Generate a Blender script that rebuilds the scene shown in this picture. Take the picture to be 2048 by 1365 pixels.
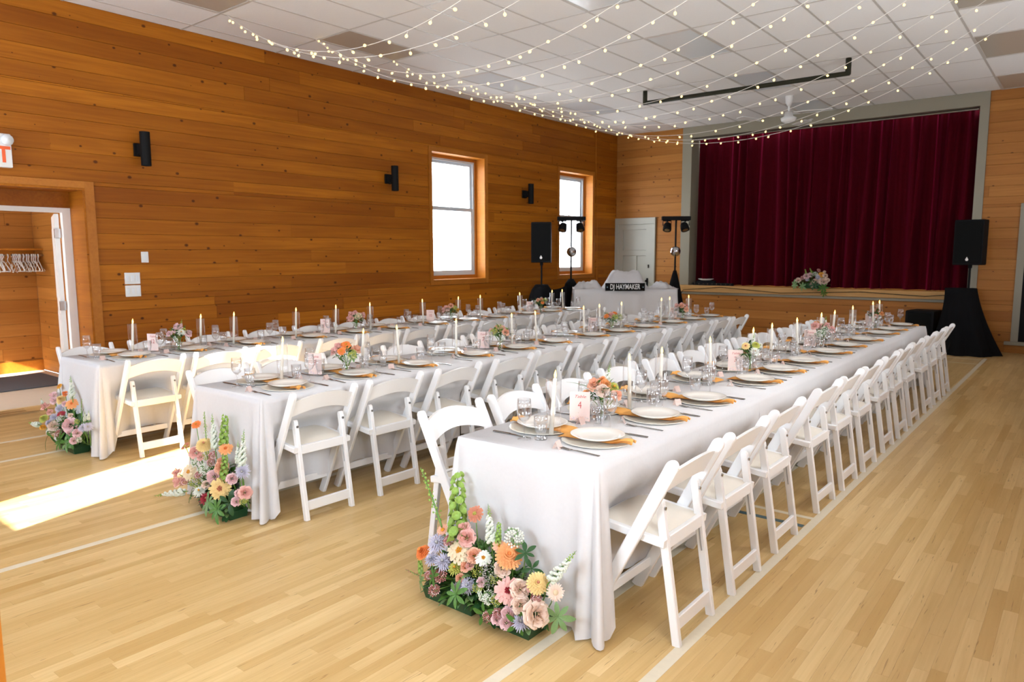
import bpy, math, random
from math import sin, cos, pi, sqrt, exp, radians
from mathutils import Vector, Matrix, Euler

# ------------------------------------------------------------------ scene, camera, light
for o in list(bpy.data.objects): bpy.data.objects.remove(o)
SC = bpy.context.scene
COL = SC.collection
RND = random.Random(7)
SC.view_settings.view_transform = 'Standard'
SC.view_settings.look = 'None'
SC.view_settings.exposure = 0.22
SC.view_settings.gamma = 1.0
SC.view_settings.use_curve_mapping = False
SC.cycles.transparent_max_bounces = 28
SC.cycles.max_bounces = 6
SC.cycles.diffuse_bounces = 3
SC.cycles.glossy_bounces = 3
SC.cycles.use_adaptive_sampling = True
SC.cycles.adaptive_threshold = 0.13
SC.cycles.adaptive_min_samples = 16
SC.cycles.transmission_bounces = 8
SC.cycles.use_denoising = True
SC.cycles.sample_clamp_indirect = 6.0
SC.cycles.caustics_reflective = False
SC.cycles.caustics_refractive = False

XL, XR, YF, YB, ZC = -8.29, 0.85, -1.2, 13.9, 4.15     # hall: left, right, front (behind camera), stage wall, ceiling

cam = bpy.data.cameras.new('camera'); camo = bpy.data.objects.new('camera', cam); COL.objects.link(camo)
YAW, PIT, ROL = 0.680746928, 0.120002939, -0.00274265559
fwd = Vector((-sin(YAW)*cos(PIT), cos(YAW)*cos(PIT), -sin(PIT)))
rgt = Vector((cos(YAW), sin(YAW), 0)); up = rgt.cross(fwd)
r2 = rgt*cos(ROL)+up*sin(ROL); u2 = -rgt*sin(ROL)+up*cos(ROL)
M = Matrix((r2, u2, -fwd)).transposed().to_4x4(); M.translation = Vector((0, 0, 1.59))
camo.matrix_world = M
cam.sensor_width = 36.0; cam.lens = 1433.066*36/2048; cam.clip_start = 0.05; cam.clip_end = 200
cam.dof.use_dof = True; cam.dof.focus_distance = 3.4; cam.dof.aperture_fstop = 5.0
SC.camera = camo

W = bpy.data.worlds.new('sky'); SC.world = W; W.use_nodes = True
bg = W.node_tree.nodes['Background']; bg.inputs[0].default_value = (0.86, 0.93, 1.0, 1); bg.inputs[1].default_value = 9.0

def lamp(name, kind, loc, energy, color, direction=None, size=None, size_y=None, portal=False, spread=None):
    l = bpy.data.lights.new(name, kind); l.energy = energy; l.color = color
    o = bpy.data.objects.new(name, l); COL.objects.link(o); o.location = loc
    if direction is not None:
        o.rotation_euler = Vector(direction).to_track_quat('-Z', 'Y').to_euler()
    if kind == 'AREA':
        l.shape = 'RECTANGLE'; l.size = size; l.size_y = size_y
        if portal: l.cycles.is_portal = True
        if spread: l.spread = spread
    return o

sun = lamp('sun', 'SUN', (0, -10, 12), 45.0, (1.0, 0.93, 0.84), (-0.27, 1.0, -0.483)); sun.data.angle = radians(0.6)
# added daylight lamps behind and beside the camera and in the porch; window portals
COOL = (0.68, 0.83, 1.0); WARM = (0.90, 0.95, 1.0)
for x in (-7.1, -1.75): lamp('front_added_daylight', 'AREA', (x, YF+0.05, 2.2), 175, COOL, (0, 1, 0.35), 1.2, 2.0)  # lamps added in front of blind, unseen windows to stand for daylight
lamp('front_added_daylight', 'AREA', (-4.42, YF-0.24, 2.2), 95, COOL, (0, 1, -0.06), 0.8, 2.0, portal=True)  # portal only: guides sky light through the open sun window
for y in (1.0, 4.6, 8.2, 11.8): lamp('side_added_daylight', 'AREA', (XR-0.05, y, 2.2), {1.0: 200, 4.6: 125, 8.2: 55, 11.8: 35}[y], WARM, (-1, 0, 0.55), 1.2, 2.0)  # lamps added before blind side panes, weaker towards the stage
for y in (8.86, 12.31): lamp('left_window_daylight', 'AREA', (XL-0.33, y, 2.2), 10, (1, 1, 1), (1, 0, 0), 1.1, 1.9, portal=True)
lamp('porch_added_daylight', 'AREA', (-9.55, 0.50, 1.3), 75, (0.95, 0.97, 1.0), (-0.2, 1, 0), 1.2, 1.8)  # fill lamp added inside the porch; no window is built here

# ------------------------------------------------------------------ mesh helpers
class G:
    def __init__(s): s.v = []; s.f = []; s.m = []
    def add(s, vs, fs, m=0):
        n = len(s.v); s.v += [tuple(v) for v in vs]
        for q in fs: s.f.append([i+n for i in q]); s.m.append(m)
        return s
    def box(s, x0, x1, y0, y1, z0, z1, m=0):
        v = [(x0,y0,z0),(x1,y0,z0),(x1,y1,z0),(x0,y1,z0),(x0,y0,z1),(x1,y0,z1),(x1,y1,z1),(x0,y1,z1)]
        return s.add(v, [(3,2,1,0),(4,5,6,7),(0,1,5,4),(1,2,6,5),(2,3,7,6),(3,0,4,7)], m)
    def bbox(s, x0, x1, y0, y1, z0, z1, b=0.004, m=0):
        # chamfered box
        n = []
        for z, k in ((z0, b), (z0+b, 0), (z1-b, 0), (z1, b)):
            c = b if k == 0 else b
            a = k
            n += [(x0+a+c*0,y0+a,z),(x1-a,y0+a,z),(x1-a,y1-a,z),(x0+a,y1-a,z)]
        f = [(3,2,1,0),(12,13,14,15)]
        for r in range(3):
            for i in range(4):
                j = (i+1) % 4; f.append((r*4+i, r*4+j, r*4+4+j, r*4+4+i))
        return s.add(n, f, m)
    def bar(s, p0, p1, w, d, side=(0,1,0), b=0.003, m=0, round_top=False):
        # bar from p0 to p1: width w along `side`, depth d across
        p0 = Vector(p0); p1 = Vector(p1); ax = (p1-p0).normalized(); sd = Vector(side)
        sd = (sd-ax*sd.dot(ax)).normalized(); dp = ax.cross(sd)
        prof = []
        for a, c in ((1,1),(-1,1),(-1,-1),(1,-1)):
            x = a*w/2; y = c*d/2
            if a*c > 0: prof += [(x, y-c*b), (x-a*b, y)]
            else: prof += [(x-a*b, y), (x, y-c*b)]
        n = len(prof); v = []; rings = [(p0, 1.0), (p1, 1.0)]
        if round_top:
            L = d/2; rings = [(p0, 1)] + [(p1-ax*L*(1-sin(t)), cos(t)*0.999+0.001) for t in (0, 0.5, 0.9, 1.2, 1.4)]
        for p, k in rings:
            for x, y in prof: v.append(p+sd*x+dp*y*k)
        f = [tuple(range(n))[::-1], tuple(range((len(rings)-1)*n, len(rings)*n))]
        for r in range(len(rings)-1):
            for i in range(n):
                j = (i+1) % n; f.append((r*n+i, r*n+j, r*n+n+j, r*n+n+i))
        return s.add(v, f, m)
    def tube(s, pts, rad, n=6, m=0, cap=True):
        pts = [Vector(p) for p in pts]; v = []; f = []
        if not isinstance(rad, (list, tuple)): rad = [rad]*len(pts)
        prev = None
        for i, p in enumerate(pts):
            t = (pts[min(i+1, len(pts)-1)]-pts[max(i-1, 0)]).normalized()
            if prev is None: a = t.orthogonal().normalized()
            else:
                a = prev-t*prev.dot(t)
                a = a.normalized() if a.length > 1e-6 else t.orthogonal().normalized()
            prev = a; c = t.cross(a)
            for k in range(n):
                q = 2*pi*k/n; v.append(p+a*cos(q)*rad[i]+c*sin(q)*rad[i])
        for i in range(len(pts)-1):
            for k in range(n):
                j = (k+1) % n; f.append((i*n+k, i*n+j, i*n+n+j, i*n+n+k))
        if cap:
            f.append(tuple(range(n))[::-1]); f.append(tuple(range((len(pts)-1)*n, len(pts)*n)))
        return s.add(v, f, m)
    def lathe(s, prof, n=24, m=0, c=(0,0,0), mod=None):
        v = []; f = []
        for i, (r, z) in enumerate(prof):
            for k in range(n):
                q = 2*pi*k/n; rr = r*(mod(q, i) if mod else 1)
                v.append((c[0]+rr*cos(q), c[1]+rr*sin(q), c[2]+z))
        for i in range(len(prof)-1):
            for k in range(n):
                j = (k+1) % n; f.append((i*n+k, i*n+j, i*n+n+j, i*n+n+k))
        if prof[0][0] > 1e-5 and prof[0][0] < 0.0011: f.append(tuple(range(n))[::-1])
        return s.add(v, f, m)
    def disc(s, c, r, n=12, m=0, up=1):
        v = [(c[0]+r*cos(2*pi*k/n), c[1]+r*sin(2*pi*k/n), c[2]) for k in range(n)]
        return s.add(v, [tuple(range(n)) if up > 0 else tuple(range(n))[::-1]], m)
    def grid(s, P, nu, nv, m=0):
        # P(i,j) -> point
        v = [P(i, j) for j in range(nv+1) for i in range(nu+1)]
        f = [(j*(nu+1)+i, j*(nu+1)+i+1, (j+1)*(nu+1)+i+1, (j+1)*(nu+1)+i) for j in range(nv) for i in range(nu)]
        return s.add(v, f, m)
    def blob(s, c, r, m=0, sq=(1,1,1), n=6, k=4):
        v = [(c[0], c[1], c[2]-r*sq[2])]; f = []
        for j in range(1, k):
            th = pi*j/k-pi/2
            for i in range(n):
                q = 2*pi*i/n; v.append((c[0]+r*sq[0]*cos(th)*cos(q), c[1]+r*sq[1]*cos(th)*sin(q), c[2]+r*sq[2]*sin(th)))
        v.append((c[0], c[1], c[2]+r*sq[2]))
        for i in range(n): f.append((0, 1+(i+1)%n, 1+i)); f.append((len(v)-1, 1+(k-2)*n+i, 1+(k-2)*n+(i+1)%n))
        for j in range(k-2):
            for i in range(n):
                b = 1+j*n; f.append((b+i, b+(i+1)%n, b+n+(i+1)%n, b+n+i))
        return s.add(v, f, m)
    def xf(s, start, mat):
        for i in range(start, len(s.v)): s.v[i] = tuple(mat @ Vector(s.v[i]))
        return s
    def mesh(s, name, mats, smooth=False):
        me = bpy.data.meshes.new(name); me.from_pydata(s.v, [], s.f)
        if not isinstance(mats, (list, tuple)): mats = [mats]
        for x in mats: me.materials.append(x)
        if any(s.m): me.polygons.foreach_set('material_index', s.m)
        if smooth: me.polygons.foreach_set('use_smooth', [True]*len(s.f))
        me.update(); return me

def put(name, me, parent=None, loc=(0,0,0), rot=(0,0,0), scale=None):
    o = bpy.data.objects.new(name, me); COL.objects.link(o)
    o.location = loc; o.rotation_euler = rot
    if scale is not None: o.scale = scale if isinstance(scale, (tuple, list)) else (scale,)*3
    if parent is not None: o.parent = parent
    return o
def build(name, g, mats, parent=None, loc=(0,0,0), rot=(0,0,0), smooth=False):
    return put(name, g.mesh(name, mats, smooth), parent, loc, rot)
def tag(o, label, cat, group=None):
    o['label'] = label; o['category'] = cat
    if group: o['group'] = group
    return o
def thing(name, label, cat, loc=(0,0,0), rz=0, group=None):
    o = put(name, None, None, loc, (0,0,rz)); o.empty_display_size = 0.1
    return tag(o, label, cat, group)
def struct(o): o['kind'] = 'structure'; return o
def copy_tree(root, loc, rz, label, group=None):
    r = root.copy(); COL.objects.link(r); r.location = loc; r.rotation_euler = (0,0,rz); r['label'] = label
    if group: r['group'] = group
    for ch in root.children:
        c = ch.copy(); COL.objects.link(c); c.parent = r
        for g in ch.children:
            d = g.copy(); COL.objects.link(d); d.parent = c
    return r
def text(name, body, mat, parent, size, loc, rot, depth=0.0006, sx=1.0, shear=0.0, align='CENTER', bold=0.0):
    cu = bpy.data.curves.new(name, 'FONT'); cu.body = body; cu.size = size; cu.extrude = depth
    cu.align_x = align; cu.align_y = 'CENTER'; cu.shear = shear; cu.resolution_u = 3
    cu.offset = bold; tmp = bpy.data.objects.new(name, cu); COL.objects.link(tmp)
    dg = bpy.context.evaluated_depsgraph_get(); dg.update()
    me = bpy.data.meshes.new_from_object(tmp.evaluated_get(dg)); me.name = name
    me.materials.clear(); me.materials.append(mat)
    bpy.data.objects.remove(tmp)
    return put(name, me, parent, loc, rot, (sx, 1, 1))

# ------------------------------------------------------------------ materials
def nodes(name):
    m = bpy.data.materials.new(name); m.use_nodes = True
    nt = m.node_tree; return m, nt, nt.nodes['Principled BSDF']
def plain(name, c, rough=0.5, metal=0.0, spec=0.5, var=0.05, scale=40, bump=0.0, sheen=0, trans=0):
    m, nt, p = nodes(name)
    p.inputs['Roughness'].default_value = rough; p.inputs['Metallic'].default_value = metal
    p.inputs['Specular IOR Level'].default_value = spec
    if sheen: p.inputs['Sheen Weight'].default_value = sheen; p.inputs['Sheen Roughness'].default_value = 0.4
    tc = nt.nodes.new('ShaderNodeTexCoord'); nz = nt.nodes.new('ShaderNodeTexNoise'); nz.inputs['Scale'].default_value = scale
    nt.links.new(tc.outputs['Object'], nz.inputs['Vector'])
    mx = nt.nodes.new('ShaderNodeMix'); mx.data_type = 'RGBA'
    mx.inputs[6].default_value = (*[x*(1-var) for x in c], 1); mx.inputs[7].default_value = (*[min(1, x*(1+var)) for x in c], 1)
    nt.links.new(nz.outputs['Fac'], mx.inputs[0]); nt.links.new(mx.outputs[2], p.inputs['Base Color'])
    if bump:
        b = nt.nodes.new('ShaderNodeBump'); b.inputs['Strength'].default_value = bump; b.inputs['Distance'].default_value = 0.01
        nt.links.new(nz.outputs['Fac'], b.inputs['Height']); nt.links.new(b.outputs[0], p.inputs['Normal'])
    if trans:
        t = nt.nodes.new('ShaderNodeBsdfTranslucent'); nt.links.new(mx.outputs[2], t.inputs[0])
        ms = nt.nodes.new('ShaderNodeMixShader'); ms.inputs[0].default_value = trans
        out = nt.nodes['Material Output']
        nt.links.new(p.outputs[0], ms.inputs[1]); nt.links.new(t.outputs[0], ms.inputs[2]); nt.links.new(ms.outputs[0], out.inputs[0])
    return m
def glow(name, c, k):
    m, nt, p = nodes(name)
    e = nt.nodes.new('ShaderNodeEmission'); e.inputs[0].default_value = (*c, 1); e.inputs[1].default_value = k
    nt.links.new(e.outputs[0], nt.nodes['Material Output'].inputs[0]); return m
def glass(name, tint=(1,1,1), rough=0.0, edge=1.2, lo=0.05, blend=0.12):
    # thin clear wall: lets light straight through, mirrors at grazing angles
    m, nt, p = nodes(name); nt.nodes.remove(p)
    tr = nt.nodes.new('ShaderNodeBsdfTransparent'); tr.inputs[0].default_value = (*tint, 1)
    gl = nt.nodes.new('ShaderNodeBsdfGlossy'); gl.inputs['Roughness'].default_value = rough; gl.inputs[0].default_value = (0.95, 0.97, 1, 1)
    lw = nt.nodes.new('ShaderNodeLayerWeight'); lw.inputs[0].default_value = blend
    mr = nt.nodes.new('ShaderNodeMapRange'); mr.inputs[3].default_value = lo; mr.inputs[4].default_value = 0.75*edge
    nt.links.new(lw.outputs['Facing'], mr.inputs[0])
    pw = nt.nodes.new('ShaderNodeMath'); pw.operation = 'MINIMUM'; pw.inputs[1].default_value = 1
    nt.links.new(mr.outputs[0], pw.inputs[0])
    ms = nt.nodes.new('ShaderNodeMixShader')
    nt.links.new(pw.outputs[0], ms.inputs[0]); nt.links.new(tr.outputs[0], ms.inputs[1]); nt.links.new(gl.outputs[0], ms.inputs[2])
    nt.links.new(ms.outputs[0], nt.nodes['Material Output'].inputs[0]); return m
def wood(name, c0, c1, dark, rough=0.4, grain=(1.3, 34, 34), knot=0.0, use_attr=False, gloss=0.5, gamp=0.35, knot_scale=2.4, coat=0.0, streak=False):
    # grain runs along local X; every board has its own tone and its own piece of grain
    m, nt, p = nodes(name); N = nt.nodes.new; L = nt.links.new
    p.inputs['Roughness'].default_value = rough; p.inputs['Specular IOR Level'].default_value = gloss
    if coat: p.inputs['Coat Weight'].default_value = coat; p.inputs['Coat Roughness'].default_value = 0.12
    tc = N('ShaderNodeTexCoord')
    if use_attr:
        at = N('ShaderNodeAttribute'); at.attribute_name = 'rnd'; rnd = at.outputs['Fac']
    else:
        oi = N('ShaderNodeObjectInfo'); rnd = oi.outputs['Random']
    mul = N('ShaderNodeMath'); mul.operation = 'MULTIPLY'; mul.inputs[1].default_value = 91.7; L(rnd, mul.inputs[0])
    cx = N('ShaderNodeCombineXYZ')
    for i in range(3): L(mul.outputs[0], cx.inputs[i])
    ad = N('ShaderNodeVectorMath'); ad.operation = 'ADD'; L(tc.outputs['Object'], ad.inputs[0]); L(cx.outputs[0], ad.inputs[1])
    mp = N('ShaderNodeMapping'); mp.inputs['Scale'].default_value = grain; L(ad.outputs[0], mp.inputs['Vector'])
    nz = N('ShaderNodeTexNoise'); nz.inputs['Scale'].default_value = 1.0; nz.inputs['Detail'].default_value = 6; nz.inputs['Distortion'].default_value = 0.6
    L(mp.outputs[0], nz.inputs['Vector'])
    mp2 = N('ShaderNodeMapping'); mp2.inputs['Scale'].default_value = (0.5, 4, 4); L(ad.outputs[0], mp2.inputs['Vector'])
    nz2 = N('ShaderNodeTexNoise'); nz2.inputs['Scale'].default_value = 1.0; nz2.inputs['Detail'].default_value = 3; L(mp2.outputs[0], nz2.inputs['Vector'])
    wn = N('ShaderNodeTexWhiteNoise'); wn.noise_dimensions = '1D'; L(mul.outputs[0], wn.inputs['W'])
    base = N('ShaderNodeMix'); base.data_type = 'RGBA'; base.inputs[6].default_value = (*c0, 1); base.inputs[7].default_value = (*c1, 1)
    av = N('ShaderNodeMath'); av.operation = 'MULTIPLY_ADD'; av.inputs[1].default_value = 0.7; L(wn.outputs['Value'], av.inputs[0])
    n2 = N('ShaderNodeMath'); n2.operation = 'MULTIPLY_ADD'; n2.inputs[1].default_value = 1.1; n2.inputs[2].default_value = -0.4; L(nz2.outputs['Fac'], n2.inputs[0])
    L(n2.outputs[0], av.inputs[2]); av.use_clamp = True
    L(av.outputs[0], base.inputs[0])
    gr = N('ShaderNodeMapRange'); gr.inputs[1].default_value = 0.35; gr.inputs[2].default_value = 0.75; gr.inputs[3].default_value = 0; gr.inputs[4].default_value = gamp
    L(nz.outputs['Fac'], gr.inputs[0])
    g2 = N('ShaderNodeMix'); g2.data_type = 'RGBA'; L(gr.outputs[0], g2.inputs[0]); L(base.outputs[2], g2.inputs[6]); g2.inputs[7].default_value = (*dark, 1)
    col = g2.outputs[2]
    if knot > 0:
        mp3 = N('ShaderNodeMapping'); mp3.inputs['Scale'].default_value = (0.75, 1, 1); L(ad.outputs[0], mp3.inputs['Vector'])
        vo = N('ShaderNodeTexVoronoi'); vo.inputs['Scale'].default_value = knot_scale; vo.voronoi_dimensions = '2D'
        sp = N('ShaderNodeSeparateXYZ'); L(mp3.outputs[0], sp.inputs[0]); c2 = N('ShaderNodeCombineXYZ'); L(sp.outputs[0], c2.inputs[0]); L(sp.outputs[2], c2.inputs[1])
        L(c2.outputs[0], vo.inputs['Vector'])
        sc = N('ShaderNodeSeparateXYZ'); L(vo.outputs['Color'], sc.inputs[0])
        sz = N('ShaderNodeMapRange'); sz.inputs[3].default_value = -knot*0.35; sz.inputs[4].default_value = knot*1.25; L(sc.outputs[0], sz.inputs[0])
        mxx = N('ShaderNodeMath'); mxx.operation = 'MAXIMUM'; mxx.inputs[1].default_value = 0.0005; L(sz.outputs[0], mxx.inputs[0])
        dv = N('ShaderNodeMath'); dv.operation = 'DIVIDE'; L(vo.outputs['Distance'], dv.inputs[0]); L(mxx.outputs[0], dv.inputs[1])
        kr = N('ShaderNodeMapRange'); kr.interpolation_type = 'SMOOTHSTEP'; kr.inputs[1].default_value = 0.45; kr.inputs[2].default_value = 1.15; kr.inputs[3].default_value = 0.85; kr.inputs[4].default_value = 0
        L(dv.outputs[0], kr.inputs[0])
        g3 = N('ShaderNodeMix'); g3.data_type = 'RGBA'; L(kr.outputs[0], g3.inputs[0]); L(col, g3.inputs[6]); g3.inputs[7].default_value = (dark[0]*0.28, dark[1]*0.22, dark[2]*0.3, 1)
        col = g3.outputs[2]
    if streak:
        mp4 = N('ShaderNodeMapping'); mp4.inputs['Scale'].default_value = (6, 90, 90); L(ad.outputs[0], mp4.inputs['Vector'])
        n4 = N('ShaderNodeTexNoise'); n4.inputs['Scale'].default_value = 1.0; n4.inputs['Detail'].default_value = 1; n4.inputs['Distortion'].default_value = 1.2; L(mp4.outputs[0], n4.inputs['Vector'])
        r4 = N('ShaderNodeMapRange'); r4.inputs[1].default_value = 0.70; r4.inputs[2].default_value = 0.76; r4.inputs[4].default_value = 0.55; L(n4.outputs['Fac'], r4.inputs[0])
        g4 = N('ShaderNodeMix'); g4.data_type = 'RGBA'; L(r4.outputs[0], g4.inputs[0]); L(col, g4.inputs[6]); g4.inputs[7].default_value = (dark[0]*0.45, dark[1]*0.35, dark[2]*0.3, 1)
        col = g4.outputs[2]
    L(col, p.inputs['Base Color'])
    b = N('ShaderNodeBump'); b.inputs['Strength'].default_value = 0.06; b.inputs['Distance'].default_value = 0.004
    L(nz.outputs['Fac'], b.inputs['Height']); L(b.outputs[0], p.inputs['Normal'])
    return m

PINE = ((0.275, 0.076, 0.003), (0.53, 0.180, 0.010), (0.19, 0.043, 0.002))
M_pine = wood('knotty_pine', *PINE, rough=0.5, knot=0.075, gamp=0.5, knot_scale=4.5, gloss=0.2)
M_trimwood = wood('pine_trim', (0.39, 0.13, 0.011), (0.54, 0.195, 0.022), (0.28, 0.075, 0.005), rough=0.45, gamp=0.35, gloss=0.3)
M_pinepale = wood('pale_pine', (0.37, 0.138, 0.024), (0.52, 0.222, 0.048), (0.26, 0.085, 0.011), rough=0.5, knot=0.065, gamp=0.4, knot_scale=4.0, gloss=0.25)
MAPLE = ((0.54, 0.335, 0.115), (0.77, 0.555, 0.265), (0.43, 0.235, 0.065))
M_floor = wood('maple_strip', *MAPLE, rough=0.34, grain=(2.2, 60, 60), gamp=0.30, gloss=0.26, streak=True)
M_floor_j = wood('maple_strip_far', *MAPLE, rough=0.34, grain=(2.2, 60, 60), gamp=0.30, gloss=0.26, streak=True, use_attr=True)
M_edge = wood('worn_fir_edge', (0.50, 0.27, 0.085), (0.60, 0.35, 0.13), (0.36, 0.17, 0.04), rough=0.5, gamp=0.35, gloss=0.3)
M_gap = plain('board_gap', (0.10, 0.045, 0.012), 0.8)
M_floorgap = plain('floor_gap', (0.40, 0.25, 0.10), 0.7)
M_dark = plain('wall_backing', (0.22, 0.08, 0.015), 0.8)
M_tile = plain('ceiling_tile', (0.90, 0.888, 0.87), 0.9, var=0.03, scale=60, bump=0.05)
M_tee = plain('ceiling_grid_metal', (0.60, 0.57, 0.53), 0.45)
M_grey = plain('sage_grey_paint', (0.29, 0.265, 0.195), 0.45, var=0.03, scale=6)
M_doorpaint = plain('grey_door_paint', (0.47, 0.47, 0.40), 0.4, var=0.03, scale=5)
M_white = plain('white_paint', (0.82, 0.82, 0.80), 0.35, var=0.02)
M_vinyl = plain('white_vinyl', (0.80, 0.83, 0.85), 0.3, var=0.02)
M_sash = plain('window_sash_vinyl', (0.55, 0.61, 0.66), 0.35, var=0.02)
M_black = plain('black_plastic', (0.007, 0.007, 0.008), 0.6, spec=0.12)
M_blackmetal = plain('black_metal', (0.010, 0.010, 0.010), 0.6, spec=0.10)
M_grille = plain('speaker_grille', (0.006, 0.0065, 0.0065), 0.7, spec=0.08, var=0.5, scale=400)
M_cloth_blk = plain('black_drape', (0.008, 0.008, 0.009), 0.95, spec=0.1)
M_velvet = plain('burgundy_velvet', (0.075, 0.0007, 0.006), 0.9, spec=0.08, var=0.15, scale=14, sheen=0.8)
M_velvet.node_tree.nodes['Principled BSDF'].inputs['Sheen Tint'].default_value = (0.55, 0.015, 0.10, 1)
M_velvet.node_tree.nodes['Principled BSDF'].inputs['Sheen Roughness'].default_value = 0.35
M_linen = plain('white_tablecloth', (0.755, 0.74, 0.74), 0.85, spec=0.2, var=0.025, scale=55, bump=0.05, trans=0.12)
M_chair = plain('white_resin', (0.89, 0.885, 0.88), 0.33, var=0.015, scale=8)
M_pad = plain('ivory_vinyl_pad', (0.78, 0.72, 0.62), 0.4, var=0.02)
M_steel = plain('steel', (0.45, 0.45, 0.45), 0.25, metal=1.0)
M_track = plain('grey_track', (0.42, 0.42, 0.42), 0.4, spec=0.6)
M_cut = plain('dark_cutlery_steel', (0.30, 0.28, 0.26), 0.22, metal=1.0)
M_charger = plain('beaded_charger', (0.74, 0.70, 0.60), 0.3, var=0.03)
M_plate = plain('ivory_china', (0.84, 0.80, 0.73), 0.16, var=0.015)
M_napkin = plain('apricot_napkin', (0.92, 0.47, 0.135), 0.85, spec=0.15, var=0.08, scale=60, trans=0.15)
M_glass = glass('clear_glass', tint=(0.97, 0.97, 0.97), blend=0.2)
M_glass2 = glass('clear_cylinder_glass', edge=1.0, lo=0.02, blend=0.18)
M_pane = glass('window_glass', lo=0.02, edge=0.6)
M_wax = plain('ivory_wax', (0.92, 0.87, 0.76), 0.45, trans=0.1)
M_flame = glow('candle_flame', (1.0, 0.62, 0.16), 5.0)
M_bulb = glow('warm_bulb', (1.0, 0.72, 0.27), 2.6)
M_wire = plain('white_wire', (0.80, 0.77, 0.72), 0.5)
M_blush = plain('blush_card', (0.86, 0.56, 0.47), 0.6, var=0.01)
M_rosetext = plain('rose_ink', (0.55, 0.10, 0.09), 0.6)
M_tape = plain('white_floor_line', (0.74, 0.66, 0.50), 0.4, var=0.06)
M_teal = plain('teal_floor_line', (0.07, 0.13, 0.15), 0.4)
M_mat = plain('charcoal_mat', (0.085, 0.090, 0.105), 0.95, var=0.3, scale=200)
M_lino = plain('porch_linoleum', (0.60, 0.52, 0.42), 0.45, var=0.05, scale=12)
M_signblk = plain('sign_black', (0.006, 0.006, 0.006), 0.8, spec=0.08)
M_signwht = plain('sign_white', (0.85, 0.85, 0.85), 0.5)
M_exit = plain('exit_orange', (0.9, 0.13, 0.03), 0.5)
M_pipe = plain('dark_olive_pipe', (0.035, 0.035, 0.022), 0.6, spec=0.12)
M_acrylic_dim = plain('acrylic_dim_reflection', (0.50, 0.45, 0.38), 0.3, var=0.06, scale=120, spec=0.6)  # panels reflecting less daylight: the dimmer reflection is put into the colour
M_acrylic = plain('prismatic_acrylic', (0.84, 0.89, 0.92), 0.25, var=0.06, scale=120, spec=0.8)  # brighter bluish copy: the daylight it catches is put into the colour
M_mirror = plain('mirror_facet', (0.75, 0.77, 0.80), 0.12, metal=1.0)
M_green1 = plain('leaf_green', (0.075, 0.20, 0.03), 0.45, var=0.3, scale=20, trans=0.2)
M_green2 = plain('leaf_dark', (0.022, 0.085, 0.020), 0.45, var=0.3, scale=20, trans=0.15)
M_green3 = plain('leaf_sage', (0.20, 0.34, 0.13), 0.5, var=0.25, scale=20, trans=0.2)
M_lime = plain('bell_green', (0.40, 0.58, 0.13), 0.5, var=0.2, scale=30, trans=0.3)
M_stem = plain('stem_green', (0.13, 0.27, 0.05), 0.5)
M_tray = plain('dark_green_tray', (0.012, 0.07, 0.028), 0.35)
def petal(n, c):
    # deeper towards the throat of the bloom, paler at the petal tips
    m, nt, p = nodes('petal_'+n); N = nt.nodes.new; L = nt.links.new
    p.inputs['Roughness'].default_value = 0.6; p.inputs['Specular IOR Level'].default_value = 0.25
    tc = N('ShaderNodeTexCoord'); ln = N('ShaderNodeVectorMath'); ln.operation = 'LENGTH'; L(tc.outputs['Object'], ln.inputs[0])
    nz = N('ShaderNodeTexNoise'); nz.inputs['Scale'].default_value = 5; L(tc.outputs['Object'], nz.inputs['Vector'])
    ad = N('ShaderNodeMath'); ad.operation = 'MULTIPLY_ADD'; ad.inputs[1].default_value = 0.5; L(nz.outputs['Fac'], ad.inputs[0]); L(ln.outputs['Value'], ad.inputs[2])
    mr = N('ShaderNodeMapRange'); mr.inputs[1].default_value = 0.35; mr.inputs[2].default_value = 1.25; L(ad.outputs[0], mr.inputs[0])
    mx = N('ShaderNodeMix'); mx.data_type = 'RGBA'; L(mr.outputs[0], mx.inputs[0])
    st = 1-min(c)/max(c); k = 0.62+0.36*(1-st)
    mx.inputs[6].default_value = (c[0]*0.90, c[1]*(k+0.05), c[2]*k, 1); mx.inputs[7].default_value = (*[min(0.92, x*1.06+0.03) for x in c], 1)
    L(mx.outputs[2], p.inputs['Base Color'])
    t = N('ShaderNodeBsdfTranslucent'); L(mx.outputs[2], t.inputs[0]); ms = N('ShaderNodeMixShader'); ms.inputs[0].default_value = 0.2
    L(p.outputs[0], ms.inputs[1]); L(t.outputs[0], ms.inputs[2]); L(ms.outputs[0], nt.nodes['Material Output'].inputs[0]); return m
PET = dict(peach=petal('peach', (0.90, 0.47, 0.32)), blush=petal('blush', (0.92, 0.67, 0.56)), pink=petal('pink', (0.90, 0.50, 0.45)), cream=petal('cream', (0.88, 0.72, 0.50)),
    white=petal('white', (0.86, 0.85, 0.76)), orange=petal('orange', (0.90, 0.27, 0.06)), apricot=petal('apricot', (0.92, 0.42, 0.16)), yellow=petal('yellow', (0.90, 0.66, 0.28)),
    lav=petal('lavender', (0.56, 0.53, 0.66)), chart=petal('chartreuse', (0.52, 0.58, 0.12)), rust=petal('rust', (0.56, 0.22, 0.13)), mauve=petal('mauve', (0.52, 0.20, 0.18)),
    lilac=petal('lilac_pink', (0.86, 0.58, 0.60)), gold=petal('gold', (0.80, 0.42, 0.04)), red=petal('crimson', (0.36, 0.02, 0.04)), statice=petal('grey_lavender', (0.50, 0.46, 0.46)))
M_sheer = None

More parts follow.
